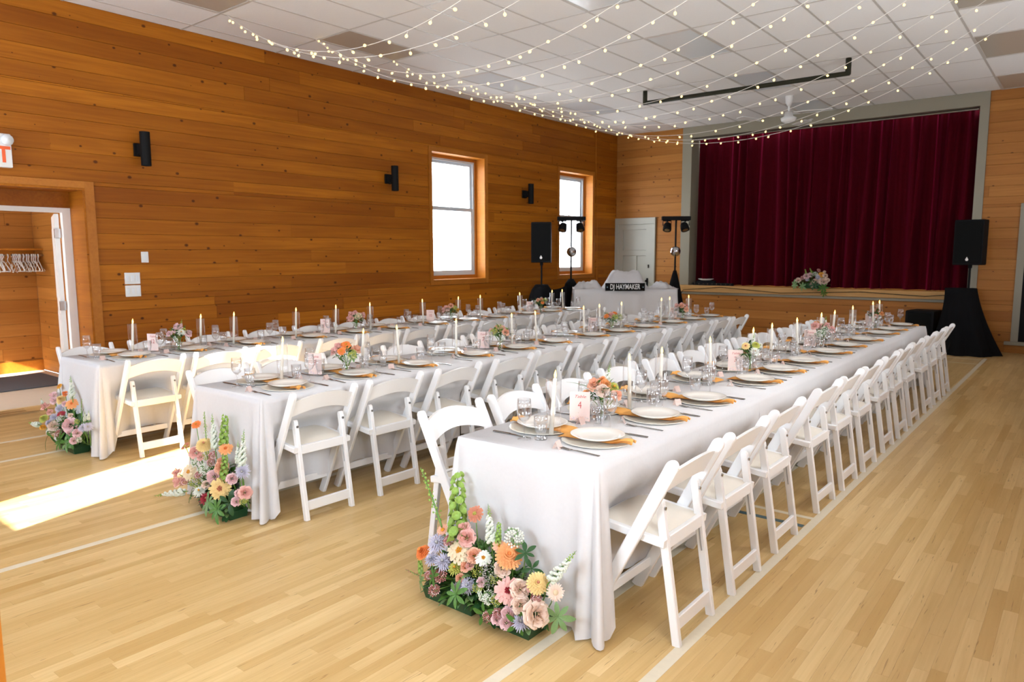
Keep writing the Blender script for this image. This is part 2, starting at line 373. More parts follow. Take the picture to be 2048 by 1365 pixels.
# ------------------------------------------------------------------ the setting: walls
def rect_minus(x0, x1, z0, z1, holes):
    # rectangles (x0,x1,z0,z1) covering the area minus the holes
    zs = sorted({z0, z1, *[min(max(h[2], z0), z1) for h in holes], *[min(max(h[3], z0), z1) for h in holes]})
    out = []
    for a, b in zip(zs, zs[1:]):
        cuts = sorted((h[0], h[1]) for h in holes if h[2] < (a+b)/2 < h[3]); x = x0
        for c, d in cuts:
            if c > x: out.append((x, c, a, b))
            x = max(x, d)
        if x < x1: out.append((x, x1, a, b))
    return out
def wall(name, span, holes, mat, thick, frame):
    # frame(u, w, z) -> world; w = distance behind the face
    g = G()
    for a, b, c, d in rect_minus(span[0], span[1], span[2], span[3], holes):
        n = len(g.v); g.box(a, b, 0.012, thick, c, d)
        for i in range(n, len(g.v)): g.v[i] = frame(*g.v[i])
    return struct(build(name, g, mat))
def planks(parent, span, holes, row, frame_mat, mat, seed, lmin=1.6, lmax=4.2, name='plank', jit=0.0012):
    # boards one by one: local X along the board, Z up, front face at local y = 0
    r = random.Random(seed); z = span[2]; k = 0
    while z < span[3]-0.01:
        zt = min(z+row, span[3])
        x = span[0]-r.uniform(0, lmax)
        while x < span[1]:
            e = x+r.uniform(lmin, lmax)
            for a, b, c, d in rect_minus(max(x, span[0]), min(e, span[1]), z, zt, holes) if min(e, span[1])-max(x, span[0]) > 0.02 else ():
                if b-a < 0.01 or d-c < 0.01: continue
                L = b-a; H = d-c; g = G(); q = 0.0035; t = 0.0125
                o = r.uniform(-jit, jit)
                v = [(0.0006,t,0.0006),(L-0.0006,t,0.0006),(L-0.0006,t,H-0.0006),(0.0006,t,H-0.0006),(0.0008,o+q*0.7,0.001),(L-0.0008,o+q*0.7,0.001),(L-0.0008,o+q*0.7,H-0.001),(0.0008,o+q*0.7,H-0.001),
                     (0.0022,o,q),(L-0.0022,o,q),(L-0.0022,o,H-q),(0.0022,o,H-q)]
                f = [(8,9,10,11)]
                for i in range(4):
                    j = (i+1) % 4; f += [(i, j, 4+j, 4+i), (4+i, 4+j, 8+j, 8+i)]
                g.add(v, f)
                ob = build(name, g, mat, parent); ob.matrix_local = frame_mat @ Matrix.Translation((a, 0, c)); k += 1
            x = e
        z = zt
    return k

WIN = [(8.21, 9.51), (11.72, 12.95)]; WZ = (1.17, 3.24)
DOOR1 = (2.05, 3.12, 0.0, 2.29)
holesL = [(a, b, *WZ) for a, b in WIN]+[DOOR1]
fl = lambda y, w, z: (XL-w, y, z)
wl = wall('wall_left', (YF-0.3, YB, 0, ZC), holesL, M_dark, 0.30, fl)
# local x -> +Y ; local y (behind) -> -X ; z up
ML = Matrix(((0, -1, 0, XL), (1, 0, 0, 0), (0, 0, 1, 0), (0, 0, 0, 1)))
holesLp = [(a-0.062, b+0.062, WZ[0]-0.075, WZ[1]+0.062) for a, b in WIN]+[(DOOR1[0]-0.09, DOOR1[1]+0.09, 0, DOOR1[3]+0.075)]
planks(wl, (0.6, YB, 0, ZC), holesLp, 0.166, ML, M_pine, 11)

PRO = (-6.53, -1.61, 0.957, 3.93)
holesB = [(PRO[0], PRO[1], PRO[2], PRO[3])]
wb = wall('wall_back', (XL-0.3, XR+0.3, 0, ZC), [(PRO[0]-0.021, PRO[1]+0.021, PRO[2]-0.06, PRO[3]+0.021)], M_dark, 0.2, lambda x, w, z: (x, YB+w, z))
MB = Matrix.Translation((0, YB, 0))
holesBp = [(-6.73, -1.48, 0.77, ZC+1), (-8.28, -7.30, 0, 2.37), (-0.97, 0.14, 0.17, 2.37)]
planks(wb, (XL, XR, 0, ZC), holesBp, 0.166, MB, M_pinepale, 23)
holesF = [(-4.74, -4.02, 1.2, 3.24)]
wf = wall('wall_front', (XL-0.3, XR+0.3, 0, ZC), holesF, M_trimwood, 0.25, lambda x, w, z: (x, YF-w, z))
wr = wall('wall_right', (YF-0.3, YB+0.2, 0, ZC), [], M_trimwood, 0.25, lambda y, w, z: (XR+w, y, z))
# unseen windows put in behind and beside the camera for the added daylight lamps
def plain_window(n, c, rz, w=1.2, h=2.04, pane=True):
    o = struct(put('window_%d' % n, None, None, c, (0, 0, rz)))
    g = G(); e = 0.09
    for a, b, p, q in rect_minus(-w/2-e, w/2+e, -h/2-e, h/2+e, [(-w/2, w/2, -h/2, h/2)]): g.box(a, b, -0.03, -0.003, p, q)
    build('window_casing', g, M_trimwood, o)
    g = G()
    for a, b, p, q in rect_minus(-w/2, w/2, -h/2, h/2, [(-w/2+0.05, w/2-0.05, -h/2+0.05, -0.02), (-w/2+0.05, w/2-0.05, 0.02, h/2-0.05)]): g.box(a, b, -0.02, 0.008, p, q)
    build('window_sash', g, M_vinyl, o)
    if pane: build('window_pane', G().box(-w/2, w/2, 0.0, 0.006, -h/2, h/2), M_vinyl, o)  # opaque blind pane; the added lamp in front gives the light
    return o
for i, x in enumerate((-7.1, -1.75)): plain_window(4+i, (x, YF, 2.2), pi)
for i, y in enumerate((1.0, 4.6, 8.2, 11.8)): plain_window(6+i, (XR, y, 2.2), -pi/2)
sw = plain_window(3, (-4.38, YF, 2.22), pi, 0.72, 2.04, pane=False)
sw.children[1].location.y = 0.12

# floor: maple strips
FW = 0.057
floor = struct(build('floor', G().box(XL-0.42, XR+0.3, YF-0.3, YB+0.2, -0.05, -0.0012), M_floorgap))
rf = random.Random(5); boards = []
x = XL-0.41
LEN = [0.32, 0.45, 0.6, 0.75, 0.95, 1.2]
def in_view(p):
    d = Vector(p)-Vector((0, 0, 1.59)); t = d.dot(fwd)
    if t < 0.3: return None
    u = 1024+1433.07*d.dot(r2)/t; v = 682.5-1433.07*d.dot(u2)/t
    return (u, v, t) if -60 < u < 2108 and -60 < v < 1425 else None
while x < XR:
    y = YF-rf.uniform(0, 1.2)
    while y < YB:
        L = rf.choice(LEN)
        if x+FW/2 > XL-0.02 or 1.9 < y < 3.1: boards.append((x, y, L))
        y += L
    x += FW
def shown(b):
    q = in_view((b[0]+FW/2, b[1]+b[2]/2, 0))
    if q is None: return 0
    # seated tables hide most of what lies under them
    if 2.3 < b[1] < 9.7 and any(c-0.45 < b[0] < c+0.45 for c in (-1.9, -4.16, -6.38)): return 0
    return b[2]/(q[2]**2)
boards.sort(key=shown, reverse=True)
FM = {}
for L in LEN:
    g = G(); e = 0.0002
    g.add([(e,e,0),(L-e,e,0),(L-e,FW-e,0),(e,FW-e,0),(e,e,-0.01),(L-e,e,-0.01),(L-e,FW-e,-0.01),(e,FW-e,-0.01)], [(0,1,2,3),(0,4,5,1),(1,5,6,2),(2,6,7,3),(3,7,4,0)])
    FM[L] = g.mesh('floor_strip', M_floor)
for b in boards[:300]:
    put('floor_strip', FM[b[2]], floor, (b[0]+FW, b[1], 0), (0, 0, pi/2))
g = G(); vals = []
for b in boards[300:]:
    L = b[2]; e = 0.0002; X0 = b[1]; Y0 = -(b[0]+FW)
    g.add([(X0+e,Y0+e,0),(X0+L-e,Y0+e,0),(X0+L-e,Y0+FW-e,0),(X0+e,Y0+FW-e,0)], [(0,1,2,3)])
    q = rf.random(); vals += [q]*4
me = g.mesh('floor_strip_field', M_floor_j); at = me.attributes.new('rnd', 'FLOAT', 'POINT'); at.data.foreach_set('value', vals)
o = put('floor_strip_field', me, floor, (0, 0, 0), (0, 0, pi/2)); o['kind'] = 'stuff'
def fline(x0, x1, y0, y1, mat=M_tape): return build('painted_line', G().box(x0, x1, y0, y1, -0.002, 0.0007), mat, floor)
for xc, y0, y1 in ((-1.19, -1.0, 12.9), (-1.645, -1.0, 12.2), (-4.21, -1.0, 12.2), (-6.5, -1, 12.2), (-7.17, -1, 12.9)): fline(xc-0.025, xc+0.025, y0, y1)
fline(-1.62, -1.215, 4.36, 4.40); fline(-1.68, -1.22, 4.20, 4.245, M_teal)
fline(-1.62, -1.215, 12.16, 12.21); fline(-7.1, -1.215, 12.70, 12.75)

# ceiling: lay-in tiles on a metal grid
ceil = struct(build('ceiling', G().box(XL-0.3, XR+0.3, YF-0.3, YB+0.2, ZC+0.01, ZC+0.2), M_dark))
CX = [-5.60+0.609*k for k in range(-5, 12)]; CY = [4.26+1.22*k for k in range(-5, 9)]
CX = [c for c in CX if XL+0.05 < c < XR-0.05]; CY = [c for c in CY if YF+0.05 < c < YB-0.05]
ex = [XL]+CX+[XR]; ey = [YF]+CY+[YB]
LIGHTX = {(-7.427), (-4.382), (-1.337)}
LIGHTS = []
for i in range(len(ex)-1):
    for j in range(len(ey)-1):
        x0, x1, y0, y1 = ex[i], ex[i+1], ey[j], ey[j+1]
        islight = any(abs(x0-q) < 0.05 for q in LIGHTX) and (round((y0-5.48)/1.22) % 2 == 0) and x1-x0 > 0.5 and y1-y0 > 1.1
        if islight: LIGHTS.append((x0, x1, y0, y1)); continue
        g = G(); a = 0.006
        g.box(x0+a, x1-a, y0+a, y1-a, ZC-0.002, ZC+0.012)
        build('ceiling_tile', g, M_tile, ceil)
for c in CX: build('grid_tee', G().box(c-0.012, c+0.012, YF, YB, ZC-0.006, ZC+0.004), M_tee, ceil)
for j, c in enumerate(CY):
    build('grid_tee', G().box(XL, XR, c-0.012, c+0.012, ZC-0.0055, ZC+0.0035), M_tee, ceil)
colname = {0: 'column over the window-side tables', 1: 'middle column', 2: 'column by the far side aisle'}
for n, (x0, x1, y0, y1) in enumerate(LIGHTS):
    ci = min(range(3), key=lambda k: abs(x0-(-7.427, -4.382, -1.337)[k])); rowi = round((y1-4.26)/2.44)
    lab = ['unlit recessed ceiling light, %s, %s from the stage curtain' % (colname[ci], {0: 'fifth', 1: 'fourth', 2: 'third', 3: 'second', -1: 'sixth'}.get(rowi, 'sixth'))][0]
    if y1 < 2.5: lab = 'unlit recessed ceiling light of the %s, above the camera end' % colname[ci]
    t = thing('ceiling_light', lab, 'ceiling light', ((x0+x1)/2, (y0+y1)/2, ZC), 0, 'recessed ceiling lights')
    w = (x1-x0)/2-0.006; h = (y1-y0)/2-0.006; g = G()
    for a, b, c, d in rect_minus(-w, w, -h, h, [(-w+0.022, w-0.022, -h+0.022, h-0.022)]): g.box(a, b, c, d, -0.009, 0.01)
    build('frame', g, M_tee, t)
    build('diffuser', G().box(-w+0.02, w-0.02, -h+0.02, h-0.02, -0.004, 0.006), M_acrylic_dim if ci == 2 or (ci == 0 and y1 < 7) else M_acrylic, t)
# ------------------------------------------------------------------ windows in the left wall
def left_window(n, y0, y1):
    o = struct(put('window_%d' % n, None, None, (XL, 0, 0))); z0, z1 = WZ; D = 0.27
    cw = 0.06
    for nm, bx in (('window_casing', (y0-cw, y0, z0-0.07, z1+cw)), ('window_casing', (y1, y1+cw, z0-0.07, z1+cw)), ('window_casing', (y0, y1, z1, z1+cw)), ('window_casing', (y0, y1, z0-0.07, z0))):
        L = max(bx[1]-bx[0], bx[3]-bx[2])
        build(nm, G().bbox(-0.008, 0.014, bx[0]+0.0005, bx[1]-0.0005, bx[2]+0.0005, bx[3]-0.0005, 0.003), M_trimwood, o)
    t = 0.018
    build('reveal_board', G().box(-D, 0.006, y0, y0+t, z0, z1), M_trimwood, o)
    build('reveal_board', G().box(-D, 0.006, y1-t, y1, z0, z1), M_trimwood, o)
    build('reveal_board', G().box(-D, 0.006, y0+t, y1-t, z1-t, z1), M_trimwood, o)
    build('window_sill', G().box(-D, 0.02, y0+t, y1-t, z0, z0+t), M_trimwood, o)
    a, b, c, d = y0+t, y1-t, z0+t, z1-t
    # flat inner stop, then vinyl frame
    g = G()
    for p, q, r_, s_ in rect_minus(a, b, c, d, [(a+0.045, b-0.045, c+0.06, d-0.05)]): g.box(-D+0.06, -D+0.085, p, q, r_, s_)
    build('window_stop', g, M_trimwood, o)
    a += 0.03; b -= 0.03; c += 0.045; d -= 0.035
    g = G()
    for p, q, r_, s_ in rect_minus(a, b, c, d, [(a+0.05, b-0.05, c+0.05, d-0.05)]): g.box(-D, -D+0.07, p, q, r_, s_)
    build('window_frame', g, M_sash, o)
    mid = c+(d-c)*0.575
    for nm, zz0, zz1, xo in (('upper_sash', mid-0.02, d-0.04, -D+0.01), ('lower_sash', c+0.04, mid+0.025, -D+0.035)):
        g = G(); A, B = a+0.04, b-0.04; e = 0.055
        for p, q, r_, s_ in rect_minus(A, B, zz0, zz1, [(A+e, B-e, zz0+e, zz1-e)]): g.box(xo, xo+0.025, p, q, r_, s_)
        sh = build(nm, g, M_sash, o)
        build('pane', G().box(xo+0.010, xo+0.014, A+e, B-e, zz0+e, zz1-e), M_pane if nm == 'upper_sash' else M_frost, sh)
    build('sash_lock', G().bbox(-D+0.06, -D+0.085, (a+b)/2-0.03, (a+b)/2+0.03, mid+0.02, mid+0.04), M_vinyl, o)
def frosted():
    m, nt, p = nodes('frosted_film'); nt.nodes.remove(p)
    t = nt.nodes.new('ShaderNodeBsdfTranslucent'); t.inputs[0].default_value = (1, 1, 1, 1)
    tr = nt.nodes.new('ShaderNodeBsdfTransparent')
    ms = nt.nodes.new('ShaderNodeMixShader'); ms.inputs[0].default_value = 0.35
    nt.links.new(tr.outputs[0], ms.inputs[1]); nt.links.new(t.outputs[0], ms.inputs[2]); nt.links.new(ms.outputs[0], nt.nodes['Material Output'].inputs[0]); return m
M_frost = frosted()
for i, (a, b) in enumerate(WIN): left_window(i+1, a, b)

# ------------------------------------------------------------------ doorway on the left and the porch beyond
d1 = struct(put('door_1', None, None, (XL, 0, 0)))
y0, y1, _, zt = DOOR1; DD = 0.40
for bx in ((y0-0.09, y0, 0, zt+0.075), (y1, y1+0.09, 0, zt+0.075), (y0, y1, zt, zt+0.075)):
    build('door_casing', G().bbox(-0.008, 0.018, bx[0], bx[1], bx[2], bx[3], 0.003), M_trimwood, d1)
for bx in ((y0, y0+0.02), (y1-0.02, y1)): build('jamb_lining', G().box(-DD, 0.012, bx[0], bx[1], 0, zt-0.02), M_pine, d1)
build('head_lining', G().box(-DD, 0.012, y0, y1, zt-0.02, zt), M_pine, d1)
# header panel above the white frame, then the white frame set back in the thickness
build('header_board', G().box(-DD, -DD+0.03, y0+0.02, y1-0.02, 2.10, zt-0.02), M_pine, d1)
g = G()
for p, q, r_, s_ in rect_minus(y0+0.02, y1-0.02, 0, 2.10, [(y0+0.075, y1-0.10, 0, 2.05)]): g.box(-DD-0.02, -DD+0.045, p, q, r_, s_)
build('white_door_frame', g, M_white, d1)
g = G().bbox(-0.90, -0.0, -0.043, 0.0, 0.01, 2.04, 0.003)
lf = build('door_leaf', g, M_white, d1, (-DD-0.03, y1-0.112, 0), (0, 0, radians(-17)))
for zz in (0.30, 1.05, 1.83): build('hinge', G().bbox(-DD-0.034, -DD-0.018, y1-0.165, y1-0.105, zz-0.05, zz+0.05, 0.002), M_steel, d1)
for (a, b, c, d) in ((0.12, 0.40, 0.2, 0.95), (0.50, 0.78, 0.2, 0.95), (0.12, 0.40, 1.1, 1.9), (0.50, 0.78, 1.1, 1.9)):
    build('door_panel', G().bbox(-0.90+a, -0.90+b, -0.050, -0.041, c, d, 0.004), M_white, lf)
PX0, PX1, PY0, PY1, PZ = -11.4, -8.71, 0.45, 3.60, 2.55
build('porch_floor', G().box(PX0, PX1+0.01, PY0-0.4, PY1, -0.06, 0.0), M_lino)['kind'] = 'structure'
wp = wall('wall_porch_back', (PY0-0.4, PY1, 0, PZ), [], M_dark, 0.12, lambda y, w, z: (PX0-w, y, z))
planks(wp, (1.4, PY1, 0, PZ), [], 0.166, Matrix(((0, -1, 0, PX0), (1, 0, 0, 0), (0, 0, 1, 0), (0, 0, 0, 1))), M_pinepale, 31)
ws = wall('wall_porch_side', (PX0-0.1, PX1, 0, PZ), [], M_dark, 0.12, lambda x, w, z: (x, PY1+w, z))
planks(ws, (PX0, PX1, 0, PZ), [], 0.166, Matrix.Translation((0, PY1, 0)), M_pinepale, 37)
wq = wall('wall_porch_front', (PX0-0.1, PX1, 0, PZ), [(-10.66, -10.36, 0.0, 1.55)], M_trimwood, 0.12, lambda x, w, z: (x, PY0-w, z))
struct(build('ceiling_porch', G().box(PX0-0.1, PX1, PY0-0.15, PY1+0.1, PZ, PZ+0.1), M_white))
struct(build('baseboard_porch', G().bbox(PX0, PX0+0.02, 1.4, PY1, 0.0, 0.15, 0.003), M_trimwood))
struct(build('trim_porch', G().bbox(-10.05, -9.95, PY1-0.03, PY1, 0.0, 2.15, 0.003), M_trimwood))
tag(build('door_mat', G().bbox(-11.02, -9.85, 1.5, 3.45, 0.0, 0.016, 0.005), M_mat), 'charcoal grey ribbed doormat lying on the porch floor beyond the doorway', 'doormat')
sh = thing('coat_rack', 'wooden coat shelf with hanging rod on the wall beyond the doorway', 'coat rack', (PX0, 0, 0))
build('shelf', G().bbox(0.0, 0.34, 1.6, PY1-0.002, 1.665, 1.69, 0.003), M_trimwood, sh)
build('rod', G().tube([(0.33, 1.6, 1.60), (0.33, PY1-0.002, 1.60)], 0.013, 8), M_steel, sh)
build('support_rail', G().bbox(0.0, 0.02, 1.6, PY1-0.002, 1.58, 1.665, 0.003), M_trimwood, sh)
def hanger_mesh(mat, flat):
    g = G(); w = 0.20; r_ = 0.0055 if flat else 0.0035
    hook = [(0.035*sin(t)-0.0, 0, -0.012+0.035*cos(t)+0.0) for t in [pi*k/8 for k in range(-8, 5)]]
    hook = [(0.028*sin(t), 0, 0.0+0.028*cos(t)-0.014) for t in [radians(a) for a in range(-80, 181, 26)]]
    pts = hook+[(0, 0, -0.075), (w*0.35, 0, -0.105), (w, 0, -0.195), (w-0.005, 0, -0.212), (-w+0.005, 0, -0.212), (-w, 0, -0.195), (-w*0.35, 0, -0.105), (0, 0, -0.078)]
    g.tube(pts, r_, 5); return g.mesh('clothes_hanger', mat, True)
HM = [hanger_mesh(M_white, True), hanger_mesh(M_vinyl, True), hanger_mesh(M_steel, False), hanger_mesh(M_pinepale, True)]
tn = {0: 'white plastic', 1: 'pale plastic', 2: 'grey wire', 3: 'pale wooden'}
for i in range(27):
    k = RND.choice((0, 0, 1, 0, 2, 3)); yy = 3.54-i*0.0195-RND.uniform(0, 0.006)
    o = put('clothes_hanger', HM[k], None, (PX0+0.33, yy, 1.60), (0, RND.uniform(-0.05, 0.05), RND.uniform(-0.12, 0.12)))
    tag(o, '%s clothes hanger hanging among the others on the coat rod' % tn[k], 'hanger', 'hangers on the coat rod')

# switches, exit sign, sconces
def switch(y0, y1, z0, z1, label, n):
    t = thing('light_switch', label, 'switch', (XL, (y0+y1)/2, (z0+z1)/2)); w = (y1-y0)/2; h = (z1-z0)/2
    build('plate', G().bbox(0.0, 0.008, -w, w, -h, h, 0.003), M_white, t)
    for k in range(n):
        yy = -w+(k+0.5)*2*w/n; build('rocker', G().bbox(0.008, 0.013, yy-0.014, yy+0.014, -0.033, 0.033, 0.002), M_vinyl, t)
switch(3.657, 3.734, 1.513, 1.634, 'single white switch plate, highest on the pine wall beside the doorway', 1)
switch(3.465, 3.628, 1.277, 1.404, 'wide white switch plate, upper one of the pair beside the doorway', 3)
switch(3.465, 3.628, 1.138, 1.264, 'wide white switch plate, lower one of the pair beside the doorway', 3)
t = thing('exit_sign', 'white exit sign with orange letters on the wall above the doorway', 'exit sign', (XL, 2.28, 2.60))
build('housing', G().bbox(0.0, 0.05, -0.2, 0.2, -0.16, 0.16, 0.006), M_white, t)
text('lettering', 'EXIT', M_exit, t, 0.21, (0.051, -0.005, -0.045), (pi/2, 0, pi/2), sx=0.9, bold=0.006)
build('emergency_lamp', G().lathe([(0.0, 0.03), (0.05, 0.02), (0.055, 0.0), (0.03, -0.04), (0.0, -0.045)], 14), M_vinyl, t, (0.07, 0.165, 0.10), (0, pi/2, 0), True)
for y, z, w in ((3.702, 2.744, 'beside the doorway'), (7.295, 2.713, 'before the first tall window'), (10.59, 2.695, 'between the two tall windows')):
    t = thing('wall_sconce', 'black cylinder wall light %s' % w, 'wall light', (XL, y, z), 0, 'black cylinder wall lights')
    build('cylinder', G().lathe([(0.0008, 0.17), (0.046, 0.17), (0.052, 0.18), (0.052, -0.18), (0.046, -0.18), (0.044, -0.15), (0.0008, -0.15)], 24), M_blackmetal, t, (0.17, 0, 0), (0,0,0), False)
    build('bracket', G().bbox(0.03, 0.125, -0.03, 0.03, -0.055, 0.055, 0.004), M_blackmetal, t)
    build('back_plate', G().bbox(0.0, 0.03, -0.055, 0.055, -0.07, 0.07, 0.004), M_blackmetal, t)
# thin cable on the left wall near the corner
tag(build('wall_cable', G().tube([(XL+0.012, 13.02, 4.1), (XL+0.012, 13.03, 3.5), (XL+0.012, 13.06, 3.0), (XL+0.012, 13.1, 2.2), (XL+0.012, 13.12, 1.0)], 0.006, 5), M_trimwood, None), 'thin tan cable running down the pine wall by the corner', 'cable')

# ------------------------------------------------------------------ stage
pr = struct(put('trim_1', None, None, (0, YB, 0)))
for bx in ((-6.73, PRO[0], PRO[2]-0.0, ZC-0.004), (PRO[1], -1.48, PRO[2]-0.0, ZC-0.004), (PRO[0], PRO[1], PRO[3], ZC-0.004)):
    build('proscenium_board', G().bbox(bx[0], bx[1], -0.028, 0.0, bx[2], bx[3], 0.004), M_grey, pr)
for bx in ((PRO[0]-0.02, PRO[0]), (PRO[1], PRO[1]+0.02)): build('proscenium_return', G().box(bx[0], bx[1], 0.0, 0.52, PRO[2], PRO[3]), M_grey, pr)
build('proscenium_return', G().box(PRO[0], PRO[1], 0.0, 0.30, PRO[3], PRO[3]+0.02), M_grey, pr)
st = struct(put('stage_floor', None, None, (0, YB, 0))); st.name = 'floor_stage'
build('stage_deck', G().box(-6.9, -1.3, 0.0, 1.4, 0.90, 0.955), M_trimwood, st)
build('stage_edge_board', G().bbox(-6.76, -1.45, -0.075, 0.0, 0.822, 0.957, 0.006), M_edge, st)
build('stage_under_trim', G().bbox(-6.75, -1.46, -0.035, 0.0, 0.772, 0.820, 0.004), M_grey, st)
struct(build('wall_stage_back', G().box(-7.2, -1.0, YB+1.3, YB+1.4, 0.9, ZC), M_cloth_blk))
struct(build('wall_stage_side', G().box(-7.2, -7.1, YB+0.2, YB+1.4, 0.9, ZC), M_cloth_blk))
struct(build('wall_stage_end', G().box(-1.1, -1.0, YB+0.2, YB+1.4, 0.9, ZC), M_cloth_blk))
build('curtain_track', G().tube([(-6.5, YB+0.035, 3.895), (-1.63, YB+0.035, 3.895)], 0.022, 8), M_steel)
tag(bpy.data.objects['curtain_track'], 'silver curtain track along the top of the stage opening', 'curtain track')
def curtain(x0, x1, yb, seed, label):
    r = random.Random(seed); n = 300; ph = [r.uniform(0, 6.28) for _ in range(6)]
    ridges = []; x = x0
    while x < x1: ridges.append((x, r.uniform(0.14, 0.30), r.uniform(0.03, 0.06), r.uniform(-0.10, 0.10))); x += r.uniform(0.14, 0.34)
    g = G()
    def P(i, j):
        x = x0+(x1-x0)*i/n; v = j/10; z = 4.08-(4.08-0.965)*v
        y = 0.0
        for c, a, w, s in ridges:
            cc = c+s*v; d = abs(x-cc)/(w*(0.7+0.6*v))
            if d < 3.5: y = max(y, a*(0.45+0.65*v)*exp(-d*d*0.7))
        y += 0.012*sin(x*23+ph[0]+v)+0.01*sin(x*41+ph[1]-v)
        return (x, yb-y, z)
    g.grid(P, n, 10)
    return tag(build('stage_curtain', g, M_velvet, None, (0,0,0), (0,0,0), True), label, 'curtain', 'burgundy stage curtains')
curtain(-6.526, -4.05, YB+0.42, 3, 'pleated burgundy velvet curtain half by the grey door')
curtain(-4.2, -1.614, YB+0.38, 9, 'pleated burgundy velvet curtain half by the tall black speaker')
t = thing('footlight_strip', 'black strip with small pale knobs on the stage edge', 'light strip', (0, YB+0.03, 0.957))
build('strip', G().bbox(-6.45, -5.6, -0.03, 0.05, 0.0, 0.05, 0.004), M_black, t)
for k in range(9): build('knob', G().blob((-6.40+k*0.095, -0.035, 0.03), 0.012), M_steel, t)
tag(build('serving_dish', G().lathe([(0.0009, 0.0), (0.09, 0.0), (0.16, 0.03), (0.155, 0.035), (0.09, 0.008), (0.0, 0.006)], 20), M_white, None, (-6.2, YB+0.1, 1.055), (0,0,0), True), 'white shallow dish resting on the black box behind the footlight strip', 'dish')
tag(build('equipment_box', G().bbox(-6.4, -6.0, YB+0.07, YB+0.14, 0.957, 1.054, 0.006), M_black), 'low black box on the stage beside the curtain edge', 'box')
tag(build('stage_cable', G().tube([(-6.85, YB-0.03, 0.3), (-6.80, YB-0.06, 0.6), (-6.6, YB-0.095, 0.86), (-5.8, YB-0.095, 0.93), (-4.6, YB-0.095, 0.85), (-3.2, YB-0.095, 0.915), (-2.2, YB-0.095, 0.87), (-1.7, YB-0.095, 0.92)], 0.006, 5), M_black), 'thin black cable sagging along the pale stage edge', 'cable')

# panelled grey door in the far corner
d2 = struct(put('door_2', None, None, (0, YB, 0)))
for bx in ((-8.285, -8.205, 0, 2.235), (-7.41, -7.31, 0, 2.235), (-8.285, -7.31, 2.235, 2.37)): build('door_casing', G().bbox(bx[0], bx[1], -0.05, 0.0, bx[2], bx[3], 0.004), M_doorpaint, d2)
lf = build('door_leaf', G().box(-8.205, -7.41, -0.006, 0.01, 0.0, 2.235), M_doorpaint, d2)
for bx in ((-8.205, -8.09, 0, 2.235), (-7.525, -7.41, 0, 2.235), (-8.09, -7.525, 2.12, 2.235), (-8.09, -7.525, 1.56, 1.68), (-8.09, -7.525, 0, 0.22), (-7.86, -7.75, 0.22, 1.56)):
    build('stile_rail', G().bbox(bx[0], bx[1], -0.034, -0.005, bx[2], bx[3], 0.006), M_doorpaint, lf)
build('escutcheon', G().bbox(-7.50, -7.455, -0.040, -0.033, 0.90, 1.08, 0.002), M_black, lf)
build('door_knob', G().lathe([(0.0009, 0.0), (0.012, 0.0), (0.012, 0.025), (0.026, 0.035), (0.026, 0.055), (0.0, 0.062)], 12), M_black, lf, (-7.478, -0.039, 1.02), (pi/2, 0, 0), True)
build('door_latch', G().bbox(-7.462, -7.445, -0.055, -0.033, 1.30, 1.37, 0.002), M_black, lf)
d3 = struct(put('door_3', None, None, (0, YB, 0)))
for bx in ((-0.97, -0.87, 0.17, 2.27), (0.04, 0.14, 0.17, 2.27), (-0.97, 0.14, 2.27, 2.37)): build('door_casing', G().bbox(bx[0], bx[1], -0.03, 0.0, bx[2], bx[3], 0.004), M_grey, d3)
build('door_leaf', G().box(-0.87, 0.04, -0.004, 0.01, 0.19, 2.27), M_black, d3)
build('door_sill', G().bbox(-1.05, 0.2, -0.06, 0.0, 0.13, 0.185, 0.004), M_grey, d3)

# ------------------------------------------------------------------ ceiling pipe, fan, string lights
t = thing('ceiling_pipe', 'dark olive pipe rail hanging below the ceiling', 'pipe', (0, 10.42, 0))
build('rail', G().tube([(-5.74, 0, 3.965), (-2.70, 0, 3.955)], 0.032, 10), M_pipe, t, (0,0,0), (0,0,0), True)
for x in (-5.72, -2.72): build('drop_pipe', G().tube([(x, 0, 3.94), (x, 0, ZC)], 0.036, 10), M_pipe, t, (0,0,0), (0,0,0), True)
t = thing('ceiling_fan', 'white ceiling fan on a short rod in front of the stage', 'ceiling fan', (-4.08, 12.25, 0))
build('canopy', G().lathe([(0.0, 3.99), (0.03, 3.99), (0.055, 4.05), (0.065, ZC)], 16), M_white, t, (0,0,0), (0,0,0), True)
build('rod', G().tube([(0, 0, 3.88), (0, 0, 4.02)], 0.016, 8), M_white, t)
build('motor_housing', G().lathe([(0.0, 3.72), (0.05, 3.72), (0.11, 3.75), (0.125, 3.80), (0.07, 3.83), (0.055, 3.90), (0.0, 3.905)], 20), M_white, t, (0,0,0), (0,0,0), True)
for k in range(3):
    g = G(); g.bbox(0.10, 0.24, -0.02, 0.02, 3.835, 3.845, 0.003); g.bbox(0.22, 0.66, -0.065, 0.065, 3.835, 3.845, 0.003)
    build('blade', g, M_white, t, (0,0,0), (0.12, 0, radians(15+120*k)))
bulbm = G().blob((0, 0, -0.040), 0.0120, 0, (1, 1, 1.15), 8, 6).tube([(0, 0, 0), (0, 0, -0.03)], 0.002, 4, 1).mesh('bulb', [M_bulb, M_wire], True)
sockm = G().tube([(0, 0, 0), (0, 0, -0.012)], 0.004, 5).mesh('bulb_socket', M_wire)
rs = random.Random(21)
ORD = ['first', 'second', 'third', 'fourth', 'fifth', 'sixth']
